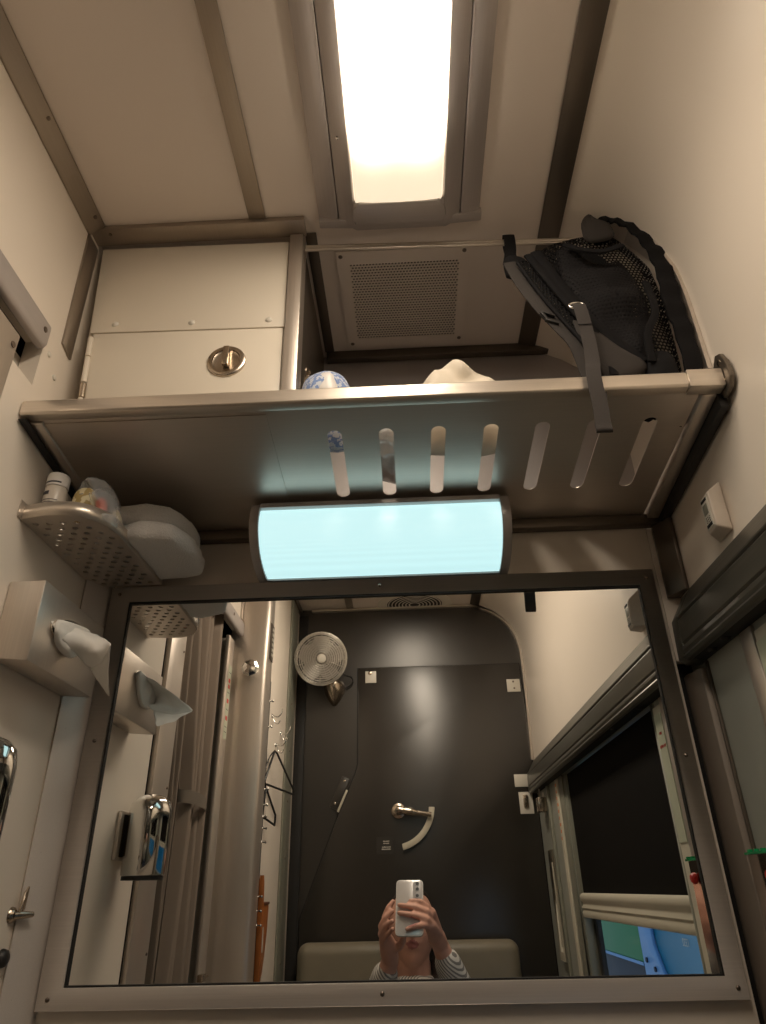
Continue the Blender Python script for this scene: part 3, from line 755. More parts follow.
t = thing('toiletry_tube', 'clear-capped white plastic tube at the near end of the corner shelf', 'tube', (-.500, .842, .4668))
lt('tube_body', 'tubeglaze', [(0, 0), (.0145, 0), (.0155, .002), (.0155, .054), (.014, .058), (0, .058)], (-.507, .842, .4670), (0, 0, 1), t, 28)
lt('cap', 'whitepack', [(0, 0), (.0158, 0), (.0158, .018), (.0145, .0205), (0, .0205)], (-.507, .842, .5252), (0, 0, 1), t, 28)
for z, h, mm in ((.508, .006, 'darkink'), (.499, .0012, 'darkink'), (.495, .0012, 'darkink'), (.487, .001, 'orangeink'), (.482, .0012, 'darkink'), (.528, .0028, 'darkink')):
    bm = bmesh.new(); lathe(bm, [(.01600, 0), (.01600, h)], Matrix.Translation((-.507, .842, z)) , 12, R(-150), R(-45) if h < .005 else R(-95))
    fin('printing', bm, mm, t, smooth=True)
t = thing('snack_packet', 'clear cellophane bag of packets on corner shelf beside the tube', 'bag', (-.455, .86, .4668))
pillow('yellow_packet', 'snack', [(-.481, 0.4678), (-.481, 0.5110), (-.470, 0.5272), (-.452, 0.5218), (-.446, 0.4908), (-.448, 0.4678)], .846, .010, .012, t, nz=.002, seed=20)
pillow('red_packet', 'redp', [(-.452, 0.4692), (-.455, 0.4975), (-.448, 0.5191), (-.438, 0.5110), (-.434, 0.4840), (-.436, 0.4692)], .860, .008, .010, t, nz=.002, seed=21)
bpy.data.objects['red_packet'].data.materials[0] = mat('orange_red_wrapper', (.75, .10, .03), .3)
pillow('pale_packet', 'snack', [(-.440, 0.4705), (-.442, 0.5002), (-.432, 0.5110), (-.424, 0.4975), (-.424, 0.4705)], .886, .008, .012, t, nz=.002, seed=22)
pillow('cellophane', 'film', [(-.486, 0.4685), (-.486, 0.5245), (-.472, 0.5515), (-.445, 0.5475), (-.432, 0.5326), (-.422, 0.5083), (-.422, 0.4685)], .868, .030, .040, t, nz=.012, nscale=60, seed=23)

t = thing('folded_towel', 'folded white terry towel stack overhanging the corner shelf', 'towel', (-.42, 1.0, .468))
def slab(name, pts, z0, z1, par, r=.012, seed=0):
    bm = bmesh.new(); prism(bm, pts, 'z', z0, z1)
    bmesh.ops.bevel(bm, geom=list(bm.edges), offset=r, segments=3, affect='EDGES', profile=.6)
    bmesh.ops.triangulate(bm, faces=[f for f in bm.faces if len(f.verts) > 4])
    bmesh.ops.subdivide_edges(bm, edges=[e for e in bm.edges if e.calc_length() > .02], cuts=3, use_grid_fill=True)
    for v in bm.verts:
        n_ = noise.noise(v.co*30+Vector((seed, 0, 0))); v.co += Vector((n_*.003, n_*.003, n_*.003))
    return fin(name, bm, 'towel', par, smooth=True)
slab('lower_fold', [(-.505, .945), (-.400, .900), (-.352, .915), (-.332, .975), (-.340, 1.055), (-.375, 1.068), (-.505, 1.068)], .4715, .505, t, .014, 1)
slab('upper_fold', [(-.505, .930), (-.405, .915), (-.365, .930), (-.343, .985), (-.350, 1.050), (-.505, 1.060)], .507, .543, t, .015, 2)

# ------------------------------------------------------------------ tissue dispenser
t = thing('tissue_box', 'wall mounted brushed steel tissue box left of the mirror', 'tissue box', (-.49, .86, .24))
xa, xb, ya, yb, za, zb = XL+.001, -.487, .836, 1.034, .266, .377
bm = bmesh.new(); prism(bm, [(xa, za+.004), (xb, za), (xb, zb), (xa, zb)], 'y', ya, yb)
fin('casing', bm, 'steel_z', t, bevel=.0018)
# dark oval mouth with a rolled rim on the front face
bm = bmesh.new(); P = [(xb+.0006, .925+.052*math.cos(a), .334+.017*math.sin(a)+.010*math.cos(a)) for a in [2*math.pi*k/28 for k in range(28)]]
bm.faces.new([bm.verts.new(p) for p in P]); fin('opening', bm, 'black', t)
tb('opening_rim', 'steel_lt', [(p[0]+.0005, p[1], p[2]) for p in P], .0013, t, 6, closed=True)

def cloth(name, rows, m, parent, thick=.0007):
    """surface through rows of points (each the same length), thickened"""
    G = [smooth_path(r, 4) for r in rows]; n = len(G[0]); cols = []
    for j in range(n): cols.append(smooth_path([g[j] for g in G], 4))
    bm = bmesh.new(); V = [[bm.verts.new(p) for p in c] for c in cols]
    for a, b in zip(V, V[1:]):
        for i in range(len(a)-1): bm.faces.new((a[i], a[i+1], b[i+1], b[i]))
    me = bpy.data.meshes.new(name); bm.to_mesh(me); bm.free()
    o = bpy.data.objects.new(name, me); col.objects.link(o)
    s = o.modifiers.new('s', 'SOLIDIFY'); s.thickness = thick; s.offset = 0
    me = bake(o, name); return link(name, me, m, parent, True)
t = thing('tissue', 'white tissue pulled out of the steel tissue box', 'tissue', (-.47, .93, .32))
# rows run from the mouth out to the drooping tip
def creased(name, rows, m, parent):
    bm = bmesh.new(); V = [[bm.verts.new(p) for p in r] for r in rows]
    for a, b in zip(V, V[1:]):
        for i in range(len(a)-1):
            if len({a[i], a[i+1], b[i], b[i+1]}) == 4: bm.faces.new((a[i], a[i+1], b[i+1], b[i]))
    bmesh.ops.subdivide_edges(bm, edges=bm.edges[:], cuts=3, use_grid_fill=True)
    for v in bm.verts:
        q = noise.noise_vector(v.co*55); v.co += q*.0022
    me = bpy.data.meshes.new(name); bm.to_mesh(me); bm.free()
    o = bpy.data.objects.new(name, me); col.objects.link(o)
    s_ = o.modifiers.new('u', 'SUBSURF'); s_.levels = 1
    s_ = o.modifiers.new('s', 'SOLIDIFY'); s_.thickness = .0005; s_.offset = 0
    me = bake(o, name); return link(name, me, m, parent, True)
pillow('tissue_bunch', 'tissue', [(.872, .318), (.875, .334), (.925, .346), (.972, .352), (.975, .338), (.960, .316), (.930, .296), (.895, .302)], .4800, .0060, .014, t, nz=.005, nscale=45, seed=41,
       mtx=Matrix(((0, -1, 0, 0), (1, 0, 0, 0), (0, 0, 1, 0), (0, 0, 0, 1))))
creased('tissue_sheet', [
    [(-.4865, .869, .331), (-.4860, .920, .345), (-.4865, .973, .350)],
    [(-.4780, .885, .313), (-.4650, .915, .331), (-.4620, .955, .340)],
    [(-.4720, .915, .303), (-.4450, .915, .315), (-.4380, .932, .326)],
    [(-.4700, .941, .299), (-.4350, .908, .297), (-.4150, .902, .308)],
    [(-.4560, .945, .286), (-.4270, .918, .284), (-.4030, .883, .298)]], 'tissue', t)
creased('tissue_tail', [
    [(-.4560, .945, .286), (-.4270, .918, .284), (-.4030, .883, .298)],
    [(-.4470, .958, .272), (-.4280, .940, .271), (-.4160, .915, .281)],
    [(-.4395, .970, .261), (-.4300, .957, .261), (-.4220, .935, .268)],
    [(-.4350, .976, .2535), (-.4345, .975, .2530), (-.4335, .973, .2535)]], 'tissue', t)

# ------------------------------------------------------------------ chrome soap dispenser
t = thing('soap_dispenser', 'domed chrome soap dispenser on the left wall under tissue box', 'dispenser', (-.495, .83, .02))
sc_ = (-.4900, .796, 0)
lt('cylinder', 'chrome', [(0, .030), (.037, .030), (.0385, .032), (.0385, .130), (.0375, .137), (.035, .150), (.025, .160), (.012, .165), (0, .166)], sc_, (0, 0, 1), t, 40, 50)
bx('wall_plate', 'steel_z', XL+.001, XL+.008, .768, .832, .055, .135, t, bevel=.001)
bx('bracket', 'steel_dk', XL+.0085, -.529, .780, .820, .060, .130, t, bevel=.001)
lt('base_ring', 'rubber', [(0, 0), (.036, 0), (.036, .0065), (0, .0065)], (sc_[0], sc_[1], .0230), (0, 0, 1), t, 32)

# latch and rubber stop low on the left wall
t = thing('turn_latch', 'small brass turn latch on the left wall beside the mirror post', 'latch', (XL, 1.03, -.02))
lt('rose', 'satin', [(0, .006), (.006, .006), (.009, .003), (.010, 0), (0, 0)], (XL+.0003, 1.026, -.020), (1, 0, 0), t, 20)
tb('lever', 'satin', [(XL+.004, 1.026, -.020), (XL+.012, 1.034, -.020), (XL+.020, 1.046, -.020)], [.0050, .0050, .0034], t, 10)
bm = bmesh.new(); prism(bm, [(1.026, -.018), (1.032, .006), (1.040, .014), (1.038, -.014)], 'x', XL+.008, XL+.012)
fin('thumb_blade', bm, 'satin', t, bevel=.001)
t = thing('rubber_stop', 'round black rubber stop low on the left wall', 'door stop', (XL, 1.0, -.062))
lt('bumper', 'rubber', [(0, .009), (.006, .0085), (.0095, .006), (.011, .001), (.011, 0), (0, 0)], (XL+.0003, 1.024, -.068), (1, 0, 0), t, 24)

# ------------------------------------------------------------------ sensor box on the right wall
t = thing('wall_sensor', 'small pale oblong wall sensor above the bronze window valance', 'sensor', (.458, .86, .45))
sx0 = .434; mr = Matrix.Rotation(R(-4), 4, 'X')
bm = bmesh.new()
for p in (0,):
    v = [bm.verts.new(q) for q in ((.4575, .860, .428), (.4575, .908, .428), (sx0, .886, .433), (sx0, .857, .433), (.4575, .860, .507), (.4575, .908, .507), (sx0, .886, .488), (sx0, .857, .488))]
    for f in ((0, 1, 2, 3), (4, 7, 6, 5), (0, 3, 7, 4), (1, 5, 6, 2), (3, 2, 6, 7), (0, 4, 5, 1)): bm.faces.new([v[i] for i in f])
fin('case', bm, 'sensor', t, bevel=.003, seg=3)
bx('face_plate', 'white', sx0-.0014, sx0-.0002, .8605, .8830, .437, .484, t, bevel=.0004)
bx('dark_slot', 'black', sx0-.0022, sx0-.0015, .863, .880, .478, .482, t, bevel=0)
bx('dark_slot', 'black', sx0-.0022, sx0-.0015, .863, .880, .439, .4435, t, bevel=0)
bx('window_lens', 'greytrim', sx0-.0021, sx0-.0015, .865, .879, .458, .474, t, bevel=.0004)
for j in range(3):
    for i in range(3): lt('speaker_hole', 'black', [(0, .0004), (.0012, .0004), (.0012, 0), (0, 0)], (sx0-.0015, .8665+.0048*i, .4465+.0035*j), (-1, 0, 0), t, 8)

# ------------------------------------------------------------------ window, valance, shade
t = thing('window_valance', 'long bronze aluminium valance over the window along right wall', 'valance', (.44, .25, .30))
VP = [(.4575, .4135), (.4545, .4135), (.4300, .3720), (.4260, .3695), (.4255, .3660), (.4285, .3640), (.4255, .3600), (.4245, .3260), (.4275, .3225), (.4235, .3195), (.4225, .3130), (.4250, .3080), (.4222, .3040), (.4250, .2990), (.4320, .2975), (.4330, .3100), (.4575, .3100)]
pr('cover', 'valance', VP, 'y', YB+.02, 1.043, t, bevel=.0006)
pr('end_plate', 'valance', [(.4575, .4120), (.454, .4120), (.427, .368), (.4245, .305), (.433, .2975), (.4575, .2975)], 'y', 1.0435, 1.0725, t, bevel=.0015)
bx('head_track', 'black', .4335, .4575, YB+.021, 1.0425, .2990, .3090, t, bevel=.0005)
for y in (.99, .94, .80, .6): lt('track_clip', 'black', [(0, .005), (.006, .004), (.008, 0), (0, 0)], (.444, y, .2990), (0, 0, -1), t, 12)

t = thing('window_1', 'train window', 'window', (.47, .34, -.4)); del t['label']; del t['category']; struct(t)
bm = bmesh.new()
box(bm, .4575, .500, -.158, -.100, -.448, .328); box(bm, .4575, .500, .815, .838, -.448, .328); box(bm, .4575, .500, -.10, .815, -.448, -.40); box(bm, .4575, .500, -.10, .815, .300, .328)
fin('window_frame', bm, 'greytrim', t, bevel=.001)
bm = bmesh.new()
for y, m_ in ((-.098, 0), (-.080, 0)): box(bm, .462, .490, y, y+.008, -.40, .30)
fin('guide_channel', bm, 'greytrim', t, bevel=.0005)
bx('rubber_seal', 'rubber', .486, .500, -.070, -.040, -.40, .30, t)
bx('window_pane', 'glass', .494, .499, -.100, .815, -.40, .30, t, bevel=0)

t = thing('roller_shade', 'black blackout shade pulled down over window, pale bottom bar', 'shade', (.47, .34, -.06))
bx('shade_cloth', 'shade', .4700, .4712, -.088, .812, -.022, .297, t, bevel=0)
pr('bottom_bar', 'cream', [(.462, -.021), (.466, -.0185), (.472, -.019), (.474, -.03), (.474, -.076), (.462, -.078), (.4605, -.066), (.4635, -.060), (.4600, -.055), (.4635, -.048), (.4635, -.042), (.4595, -.036), (.4590, -.027)], 'y', -.078, .808, t, bevel=.0008)
struct(bx('trim_22', 'cream', .4565-.003, .4575, .8385, .880, -.9, .287, bevel=.001))
struct(bx('trim_23', 'steel_z', .4520, .4575, .8835, .918, -.9, .2965, bevel=.0012))
struct(bx('trim_24', 'steel_dk', .4530, .4575, 1.043, 1.0475, -.9, .2965, bevel=.0005))
struct(bx('trim_25', 'cream', .4525, .4575, -.200, -.1600, -.9, .2965, bevel=.001))
struct(bx('trim_26', 'greytrim', .4480, .4575, -.345, -.320, -.9, .2965, bevel=.001))
t = thing('warning_label', 'pale green label with red lettering beside the window, near the grey panel', 'label', (.452, .845, .2))
bx('label_sheet', 'sticker', .4520, .4534, .8415, .8790, .060, .272, t, bevel=0)
mtr = Matrix(((0, 0, -1, .4516), (-1, 0, 0, .0), (0, 1, 0, 0), (0, 0, 0, 1)))
for k, s in enumerate(('LIFT', 'TO OPEN')):
    text_obj('red_lettering', s, .007, Matrix.Translation((0, .861, .238-.022*k)) @ mtr, 'redink', t)
t = thing('window_label', 'narrow strip label with orange lettering on far window frame', 'label', (.452, -.18, .2))
bx('label_sheet', 'cream', .4516, .4523, -.195, -.165, .090, .290, t, bevel=0)
for k in range(9): bx('orange_lettering', 'orangeink', .4512, .4515, -.190+.002*(k % 2), -.170-.004*(k % 3), .275-.019*k, .284-.019*k, t, bevel=0)

# side mirror panel with green glass edge
t = thing('side_mirror', 'narrow side mirror panel with green glass edge beside the window', 'mirror', (.44, .97, 0))
bx('mirror_panel', mat('tinted_mirror', (.55, .48, .42), .06, 1), .431, .434, .925, 1.012, -.42, .030, t, bevel=0)
bm = bmesh.new(); box(bm, .4285, .4360, .918, 1.0165, .0302, .0335)
for k in range(5): box(bm, .4285, .4345, .925+.019*k, .930+.019*k, .0330, .0365)
fin('green_edge', bm, 'green', t, bevel=.0006)
bx('mounting_bar', 'steel_dk', .4365, .4570, .935, 1.000, -.40, .028, t)
lt('red_knob', 'redp', [(0, .010), (.005, .0095), (.008, .006), (.008, .002), (.005, 0), (0, 0)], (.4305, .950, .006), (-1, 0, 0), t, 20)

# ------------------------------------------------------------------ back wall: folded berth door
K = 1.0186
t = thing('berth_door', 'dark grey folded berth panel with curved lever handle in back wall', 'door', (.03, YB, .78))
gap = .0022
dp = [(-.2055, .789), (.4435, .789), (.4530, .560), (.4530, .300), (.4530, -.90), (-.409, -.90), (-.409, -.087), (-.274, .255), (-.226, .362), (-.2135, .390), (-.2055, .420)]
def grow(pts, g):
    c = Vector((0.05, 0.2)); out = []
    n = len(pts)
    for i in range(n):
        a, b, d = Vector(pts[i-1]), Vector(pts[i]), Vector(pts[(i+1) % n])
        n1 = Vector(((b-a).y, -(b-a).x)).normalized(); n2 = Vector(((d-b).y, -(d-b).x)).normalized()
        nn = (n1+n2).normalized()
        if nn.dot(b-c) < 0: nn = -nn
        out.append(tuple(b+nn*g))
    return out
pr('seam', 'black', grow(dp, .0060), 'y', YB+.0003, YB+.0012, t)
pr('panel', 'panel', dp, 'y', YB+.0013, YB+.0075, t, bevel=.001)
FYB = YB+.0075
pr('bevel_strip', 'panelbase', [(-.2030, .400), (-.2030, .700), (-.2055, .700), (-.2055, .4)], 'y', FYB, FYB+.0005, t)
# round-cornered white plate, hinge plates
bx('white_plate', 'white', -.176, -.132, FYB+.0002, FYB+.0025, .728, .776, t, bevel=.002)
lt('plate_bolt', 'satin', [(0, .005), (.006, .004), (.008, .001), (.008, 0), (0, 0)], (-.157, FYB+.0026, .768), (0, 1, 0), t, 16)
hp = bx('hinge_plate', 'white', .388, .440, FYB+.0002, FYB+.003, .676, .726, t, bevel=.001)
screw(hp, (.414, FYB+.003, .716), (0, 1, 0), .004); screw(hp, (.416, FYB+.003, .690), (0, 1, 0), .004)
bx('hinge_plate', 'white', .378, .428, FYB+.0002, FYB+.003, .324, .368, t, bevel=.001)
st = bx('strike_plate', 'white', .388, .438, FYB+.0002, FYB+.003, .232, .306, t, bevel=.001)
bx('strike_bar', 'satin', .402, .420, FYB+.0032, FYB+.010, .252, .296, st, bevel=.002)
# corner hinge on the slanted seam
ha = math.atan2(.362-.255, -.226+.274)
hm = Matrix.Translation((-.272, YB+.0045, .318)) @ Matrix.Rotation(-(ha-math.pi/2), 4, 'Y')
bm = bmesh.new(); box(bm, -.019, .012, -.004, .004, -.058, .058); bmesh.ops.transform(bm, matrix=hm, verts=bm.verts); 
hg = fin('corner_hinge', bm, 'panelbase', t, bevel=.0015)
screw(hg, tuple(hm @ Vector((-.004, .004, .045))), (0, 1, 0), .005, 'satin'); screw(hg, tuple(hm @ Vector((-.004, .004, -.040))), (0, 1, 0), .005, 'satin')
bm = bmesh.new(); box(bm, .014, .022, .002, .008, -.062, .020); bmesh.ops.transform(bm, matrix=hm, verts=bm.verts)
fin('hinge_leaf', bm, 'cream', t, bevel=.001)
# lever handle with curved escutcheon
hl = lt('handle_rose', 'satin', [(0, .016), (.010, .0155), (.013, .012), (.018, .010), (.0255, .008), (.027, .003), (.027, 0), (0, 0)], (-.057, FYB+.0002, .252), (0, 1, 0), t, 32)
tb('lever', 'satin', smooth_path([(-.060, FYB+.022, .254), (-.030, FYB+.027, .250), (.015, FYB+.026, .243), (.062, FYB+.022, .236)], 5), [.0160]*3+[.0130]*6+[.0085]*7, hl, 14)
bpts = []
cx, cz, r0, r1 = -.075, .270, .130, .151
A0, A1 = R(-3), R(-78)
outer = [(cx+r1*math.cos(A0+(A1-A0)*k/16), cz+r1*math.sin(A0+(A1-A0)*k/16)) for k in range(17)]
inn = [(cx+r0*math.cos(A0+(A1-A0)*k/16), cz+r0*math.sin(A0+(A1-A0)*k/16)) for k in range(17)]
pr('curved_guide', 'cream', outer+inn[::-1], 'y', FYB+.0002, FYB+.012, t, bevel=.0015)
# instruction label, wording too small to read
lb = bx('instruction_label', 'panelbase', -.140, -.078, FYB+.0001, FYB+.0008, .112, .168, t, bevel=0)
for z, x0, x1 in ((.153, -.116, -.093), (.146, -.115, -.094), (.134, -.120, -.089), (.127, -.121, -.089)):
    bm = bmesh.new(); x = x0
    while x < x1:
        w_ = random.uniform(.002, .0045); box(bm, x, min(x+w_, x1), FYB+.0009, FYB+.0012, z-.0014, z+.0014+random.choice((0, .0008))); x += w_+.0010
    fin('lettering', bm, 'white', lb)

# latch bracket and slotted handle recess on the window side near the back wall
t = thing('wall_latch', 'cream and steel latch bracket by the back corner of window side', 'latch', (.452, -.44, .28))
pr('strike', 'white', [(-.460, .290), (-.440, .290), (-.436, .215), (-.452, .205), (-.462, .215)], 'x', .4545, .4575, t, bevel=.001)
bx('bolt_housing', 'satin', .425, .4540, -.430, -.385, .222, .268, t, bevel=.003)
bx('bolt', 'satin', .432, .448, -.450, -.4305, .236, .256, t, bevel=.002)
tb('spring_arm', 'steel_lt', [(.44, -.425, .270), (.436, -.405, .286), (.432, -.380, .292)], .002, t)
t = thing('wall_slot', 'tall cream slotted frame on the wall by the back corner', 'frame', (.452, -.40, -.05))
bm = bmesh.new(); pts = [(-.440, -.205), (-.440, .105), (-.355, .105), (-.355, -.205)]; ip = [(-.422, -.180), (-.422, .080), (-.373, .080), (-.373, -.180)]
for k in range(4): prism(bm, [pts[k], pts[(k+1) % 4], ip[(k+1) % 4], ip[k]], 'x', .446, .4575)
fin('frame', bm, 'cream', t, bevel=.002)
bx('slot_back', 'black', .4560, .4574, -.4215, -.3735, -.1795, .0795, t, bevel=0)
bx('slide_bar', 'cream', .4480, .4555, -.405, -.388, -.170, .070, t, bevel=.002)

# ------------------------------------------------------------------ fan
t = thing('wall_fan', 'round chrome wire fan mounted on the dark back wall', 'fan', (-.33, YB, .65))
fc = Vector((-.340, -.430, .792)); fd = Vector((.22, 1, -.30)).normalized(); FM = frame_to(fd, fc)
bm = bmesh.new()
def ringpts(r, h, n=48): return [FM @ Vector((r*math.cos(2*math.pi*k/n), r*math.sin(2*math.pi*k/n), h)) for k in range(n)]
for k in range(9):
    r = .026+.0083*k; tube(bm, ringpts(r, .034-(.006*(k/10)**3)), .0016, 6, closed=True)
for r, h, w in ((.097, .024, .0018), (.101, .010, .0022), (.100, -.002, .0022), (.094, -.020, .0014), (.075, -.030, .0012), (.055, -.034, .0012)): tube(bm, ringpts(r, h), w, 6, closed=True)
for k in range(20):
    a = 2*math.pi*k/20
    pts = [FM @ Vector((r*math.cos(a), r*math.sin(a), h)) for r, h in ((.018, .0335), (.060, .033), (.090, .028), (.100, .016), (.101, .004), (.096, -.018), (.07, -.032), (.030, -.036))]
    tube(bm, smooth_path(pts, 2), .0008, 5)
o = fin('wire_guard', bm, 'wire_lt', t, smooth=True)
bm = bmesh.new(); lathe(bm, [(0, .037), (.012, .0365), (.0175, .034), (.0175, .031), (0, .031)], FM, 28)
fin('hub_cap', bm, 'white', t, smooth=True)
bm = bmesh.new(); lathe(bm, [(0, .022), (.014, .020), (.018, .010), (.018, -.006), (0, -.008)], FM, 24)
for k in range(5):
    a = k*2*math.pi/5+.3
    vs = []
    for i in range(6):
        r = .016+.070*i/5; w = .014+.026*math.sin(math.pi*(i+.8)/6.5)
        tl = R(28-8*i/5)
        for s in (-1, 1):
            u = Vector((math.cos(a), math.sin(a), 0)); v = Vector((-math.sin(a), math.cos(a), 0))
            vs.append(bm.verts.new(FM @ (u*r+v*s*w*math.cos(tl)+Vector((0, 0, .004+s*w*math.sin(tl))))))
    for i in range(5): bm.faces.new((vs[2*i], vs[2*i+1], vs[2*i+3], vs[2*i+2]))
fin('blade_rotor', bm, mat('grey_fan_blade', (.22, .20, .18), .4, .2), t, smooth=True)
bm = bmesh.new(); lathe(bm, [(0, -.028), (.022, -.030), (.030, -.044), (.028, -.066), (.018, -.078), (0, -.080)], FM, 28)
fin('motor_housing', bm, 'satin', t, smooth=True)
# cone foot with its tip pointing down
bm = bmesh.new()
n = 18; rows = []
for z, w, d in ((.742, .022, .050), (.732, .038, .064), (.715, .044, .068), (.690, .038, .060), (.662, .023, .040), (.643, .007, .016)):
    rows.append([bm.verts.new((-.300+w*math.cos(math.pi*k/n), YB+.0010+d*math.sin(math.pi*k/n), z)) for k in range(n+1)])
for A, B in zip(rows, rows[1:]):
    for k in range(n): bm.faces.new((A[k], A[k+1], B[k+1], B[k]))
    bm.faces.new((A[n], A[0], B[0], B[n]))
bm.faces.new(rows[0]); bm.faces.new(rows[-1][::-1])
o = fin('cone_base', bm, 'satin', t, smooth=True); auto_smooth(o.data, 50)
tb('neck', 'satin', [(-.303, YB+.045, .735), (-.325, YB+.070, .765), tuple(FM @ Vector((0, 0, -.07)))], .010, t)
tb('power_cord', 'rubber', smooth_path([tuple(FM @ Vector((.01, -.01, -.07))), (-.26, YB+.06, .752), (-.232, YB+.03, .748), (-.226, YB+.02, .728), (-.250, YB+.015, .712), (-.275, YB+.012, .712)], 5), .0028, t)

# ------------------------------------------------------------------ bench seat
t = thing('bench_seat', 'olive vinyl bench seat with a rounded back cushion', 'seat', (-.04, -.40, ZFLOOR))
bm = bmesh.new(); box(bm, -.405, .328, -.565, -.485, -.85, -.150)
o = fin('back_cushion', bm, 'vinyl', t, bevel=.036, seg=6)
bm = bmesh.new(); box(bm, -.405, .328, -.482, .06, -.98, -.862)
fin('seat_cushion', bm, 'vinyl', t, bevel=.035, seg=5)
bx('plinth', 'panelbase', -.395, .318, -.55, .03, ZFLOOR+.001, -.982, t, bevel=.004)

# ------------------------------------------------------------------ door curtain, sliding door edge, hardware on the left
t = thing('door_curtain', 'taupe curtain gathered at the doorway with woven tieback', 'curtain', (-.56, .30, .73))
def hang(name, m, zs, ys, depth, nf, parent, amp=.010, x=-.575):
    """gathered cloth: for each level (z, y0, y1)"""
    bm = bmesh.new(); n = nf*8; rows = []
    for z, y0, y1 in zs:
        row = []
        for k in range(n+1):
            f = k/n; ph = 2*math.pi*nf*f
            row.append(bm.verts.new((x+amp*math.sin(ph)+.006*math.sin(ph*.37+z*3), y0+(y1-y0)*(f+.010*math.sin(ph*2)), z)))
        rows.append(row)
    for A, B in zip(rows, rows[1:]):
        for k in range(n): bm.faces.new((A[k], A[k+1], B[k+1], B[k]))
    me = bpy.data.meshes.new(name); bm.to_mesh(me); bm.free()
    o = bpy.data.objects.new(name, me); col.objects.link(o)
    s = o.modifiers.new('s', 'SOLIDIFY'); s.thickness = .0016
    return link(name, bake(o, name), m, parent, True)
def lv(a, b, z0, z1, n=8):
    return [(z0+(z1-z0)*i/n, a[0]+(b[0]-a[0])*i/n, a[1]+(b[1]-a[1])*i/n) for i in range(n+1)]
hang('main_drape', 'curtain', lv((.195, .475), (.205, .375), .742, .225) + lv((.205, .375), (.19, .43), .20, -.4, 8) + [(-1.2, .18, .46)], None, 0, 4, t, amp=.017)
hang('front_pleat', 'curtain', lv((.500, .560), (.480, .500), .742, .18) + lv((.480, .500), (.478, .496), .15, -1.2, 10), None, 0, 2, t, amp=.005, x=-.558)
bm = bmesh.new()
for zz in ((.192, .222),):
    lo, hi = [], []
    for k in range(28):
        a = 2*math.pi*k/28; p = (-.575+.036*math.cos(a), .290+.094*math.sin(a))
        lo.append(bm.verts.new((p[0], p[1], zz[0]+.004*math.sin(a)))); hi.append(bm.verts.new((p[0], p[1], zz[1]+.004*math.sin(a))))
    for k in range(28): bm.faces.new((lo[k], lo[(k+1) % 28], hi[(k+1) % 28], hi[k]))
fin('tieback', bm, M['web'] if False else mat('woven_band', (.17, .14, .11), .8, bump=(500, .8)), t, smooth=True)
t = thing('sliding_door', 'steel edged sliding door standing in the dark doorway', 'door', (-.57, .12, ZFLOOR))
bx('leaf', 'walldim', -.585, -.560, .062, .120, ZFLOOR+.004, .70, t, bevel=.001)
bx('edge_stile', 'steel_z', -.5598, -.5480, .085, .150, ZFLOOR+.004, .70, t, bevel=.002)
ls = bx('safety_label', 'sticker', -.5478, -.5474, .092, .128, .395, .612, t, bevel=0)
for z in (.566, .548, .505, .455): bx('red_mark', 'redink', -.5473, -.5470, .100, .120, z-.006, z+.006, ls, bevel=0)
for z in (.59, .53, .48, .43, .415): bx('fine_print', 'darkink', -.5473, -.5471, .098, .122, z-.0008, z+.0008, ls, bevel=0)
kn = bpy.data.objects['trim_14']
lt('knob_stem', 'rubber', [(0, 0), (.010, 0), (.010, .012), (0, .012)], (-.492, .0605, .612), (0, 1, 0), kn, 16)
bm = bmesh.new(); lathe(bm, [(0, 0), (.016, .001), (.026, .008), (.027, .018), (.020, .027), (.008, .031), (0, .031)], frame_to((0, 1, 0), (-.492, .0730, .612)), 8)
fin('faceted_knob', bm, 'chrome', kn, smooth=False)
t = thing('pin_latch', 'small steel pin latch low on the doorway edge', 'latch', (-.53, .17, -.18))
bx('pin_body', 'satin', XL-.002, XL+.012, .16, .19, -.188, -.172, t, bevel=.002)
tb('pin', 'satin', [(XL+.006, .1595, -.18), (XL+.006, .125, -.18)], .003, t)

t = thing('switch_panel', 'dark switch panel with a column of buttons on pillar edge', 'switch', (-.445, .02, .72))
bx('plate', 'steel_dk', -.4455, -.4425, -.012, .036, .655, .775, t, bevel=.001)
for k in range(6): bx('button', 'white', -.4423, -.4400, .004, .020, .667+.017*k, .677+.017*k, t, bevel=.0008)

# hooks and hangers on the rear left wall
t = thing('hook_strip', 'dark upright strip of small chrome snap studs beside the pillar', 'hook rail', (-.452, -.03, .2))
bx('strip', 'rubber', -.4525, -.4485, -.040, -.0215, -.30, .60, t, bevel=.001)
for z in (.272, .228, .196, .165, .128, -.010, -.045, -.080, -.222, .455, .535):
    lt('stud', 'chrome', [(0, .014), (.003, .0135), (.0045, .011), (.002, .008), (.002, .003), (.005, .001), (.005, 0), (0, 0)], (-.4484, -.031+.006*((z*100) % 2-1), z), (1, 0, 0), t, 12)
def hook(loc, label):
    t = thing('coat_hook', label, 'hook', loc, 'chrome coat hooks on the rear left wall')
    x, y, z = loc
    lt('rose', 'chrome', [(0, .004), (.006, .003), (.007, 0), (0, 0)], loc, (1, 0, 0), t, 14)
    tb('upper_prong', 'chrome', smooth_path([(x+.003, y, z), (x+.020, y, z-.004), (x+.032, y, z+.008), (x+.034, y, z+.022)], 4), .0022, t)
    tb('lower_prong', 'chrome', smooth_path([(x+.003, y, z-.004), (x+.012, y, z-.022), (x+.022, y, z-.026), (x+.028, y, z-.016)], 4), .0020, t)
hook((-.4530, -.10, .505), 'topmost chrome coat hook beside the steel pillar')
hook((-.4530, -.27, .482), 'chrome coat hook nearest the grey upright trim')
hook((-.4530, -.19, .430), 'chrome coat hook just above the larger black hanger')
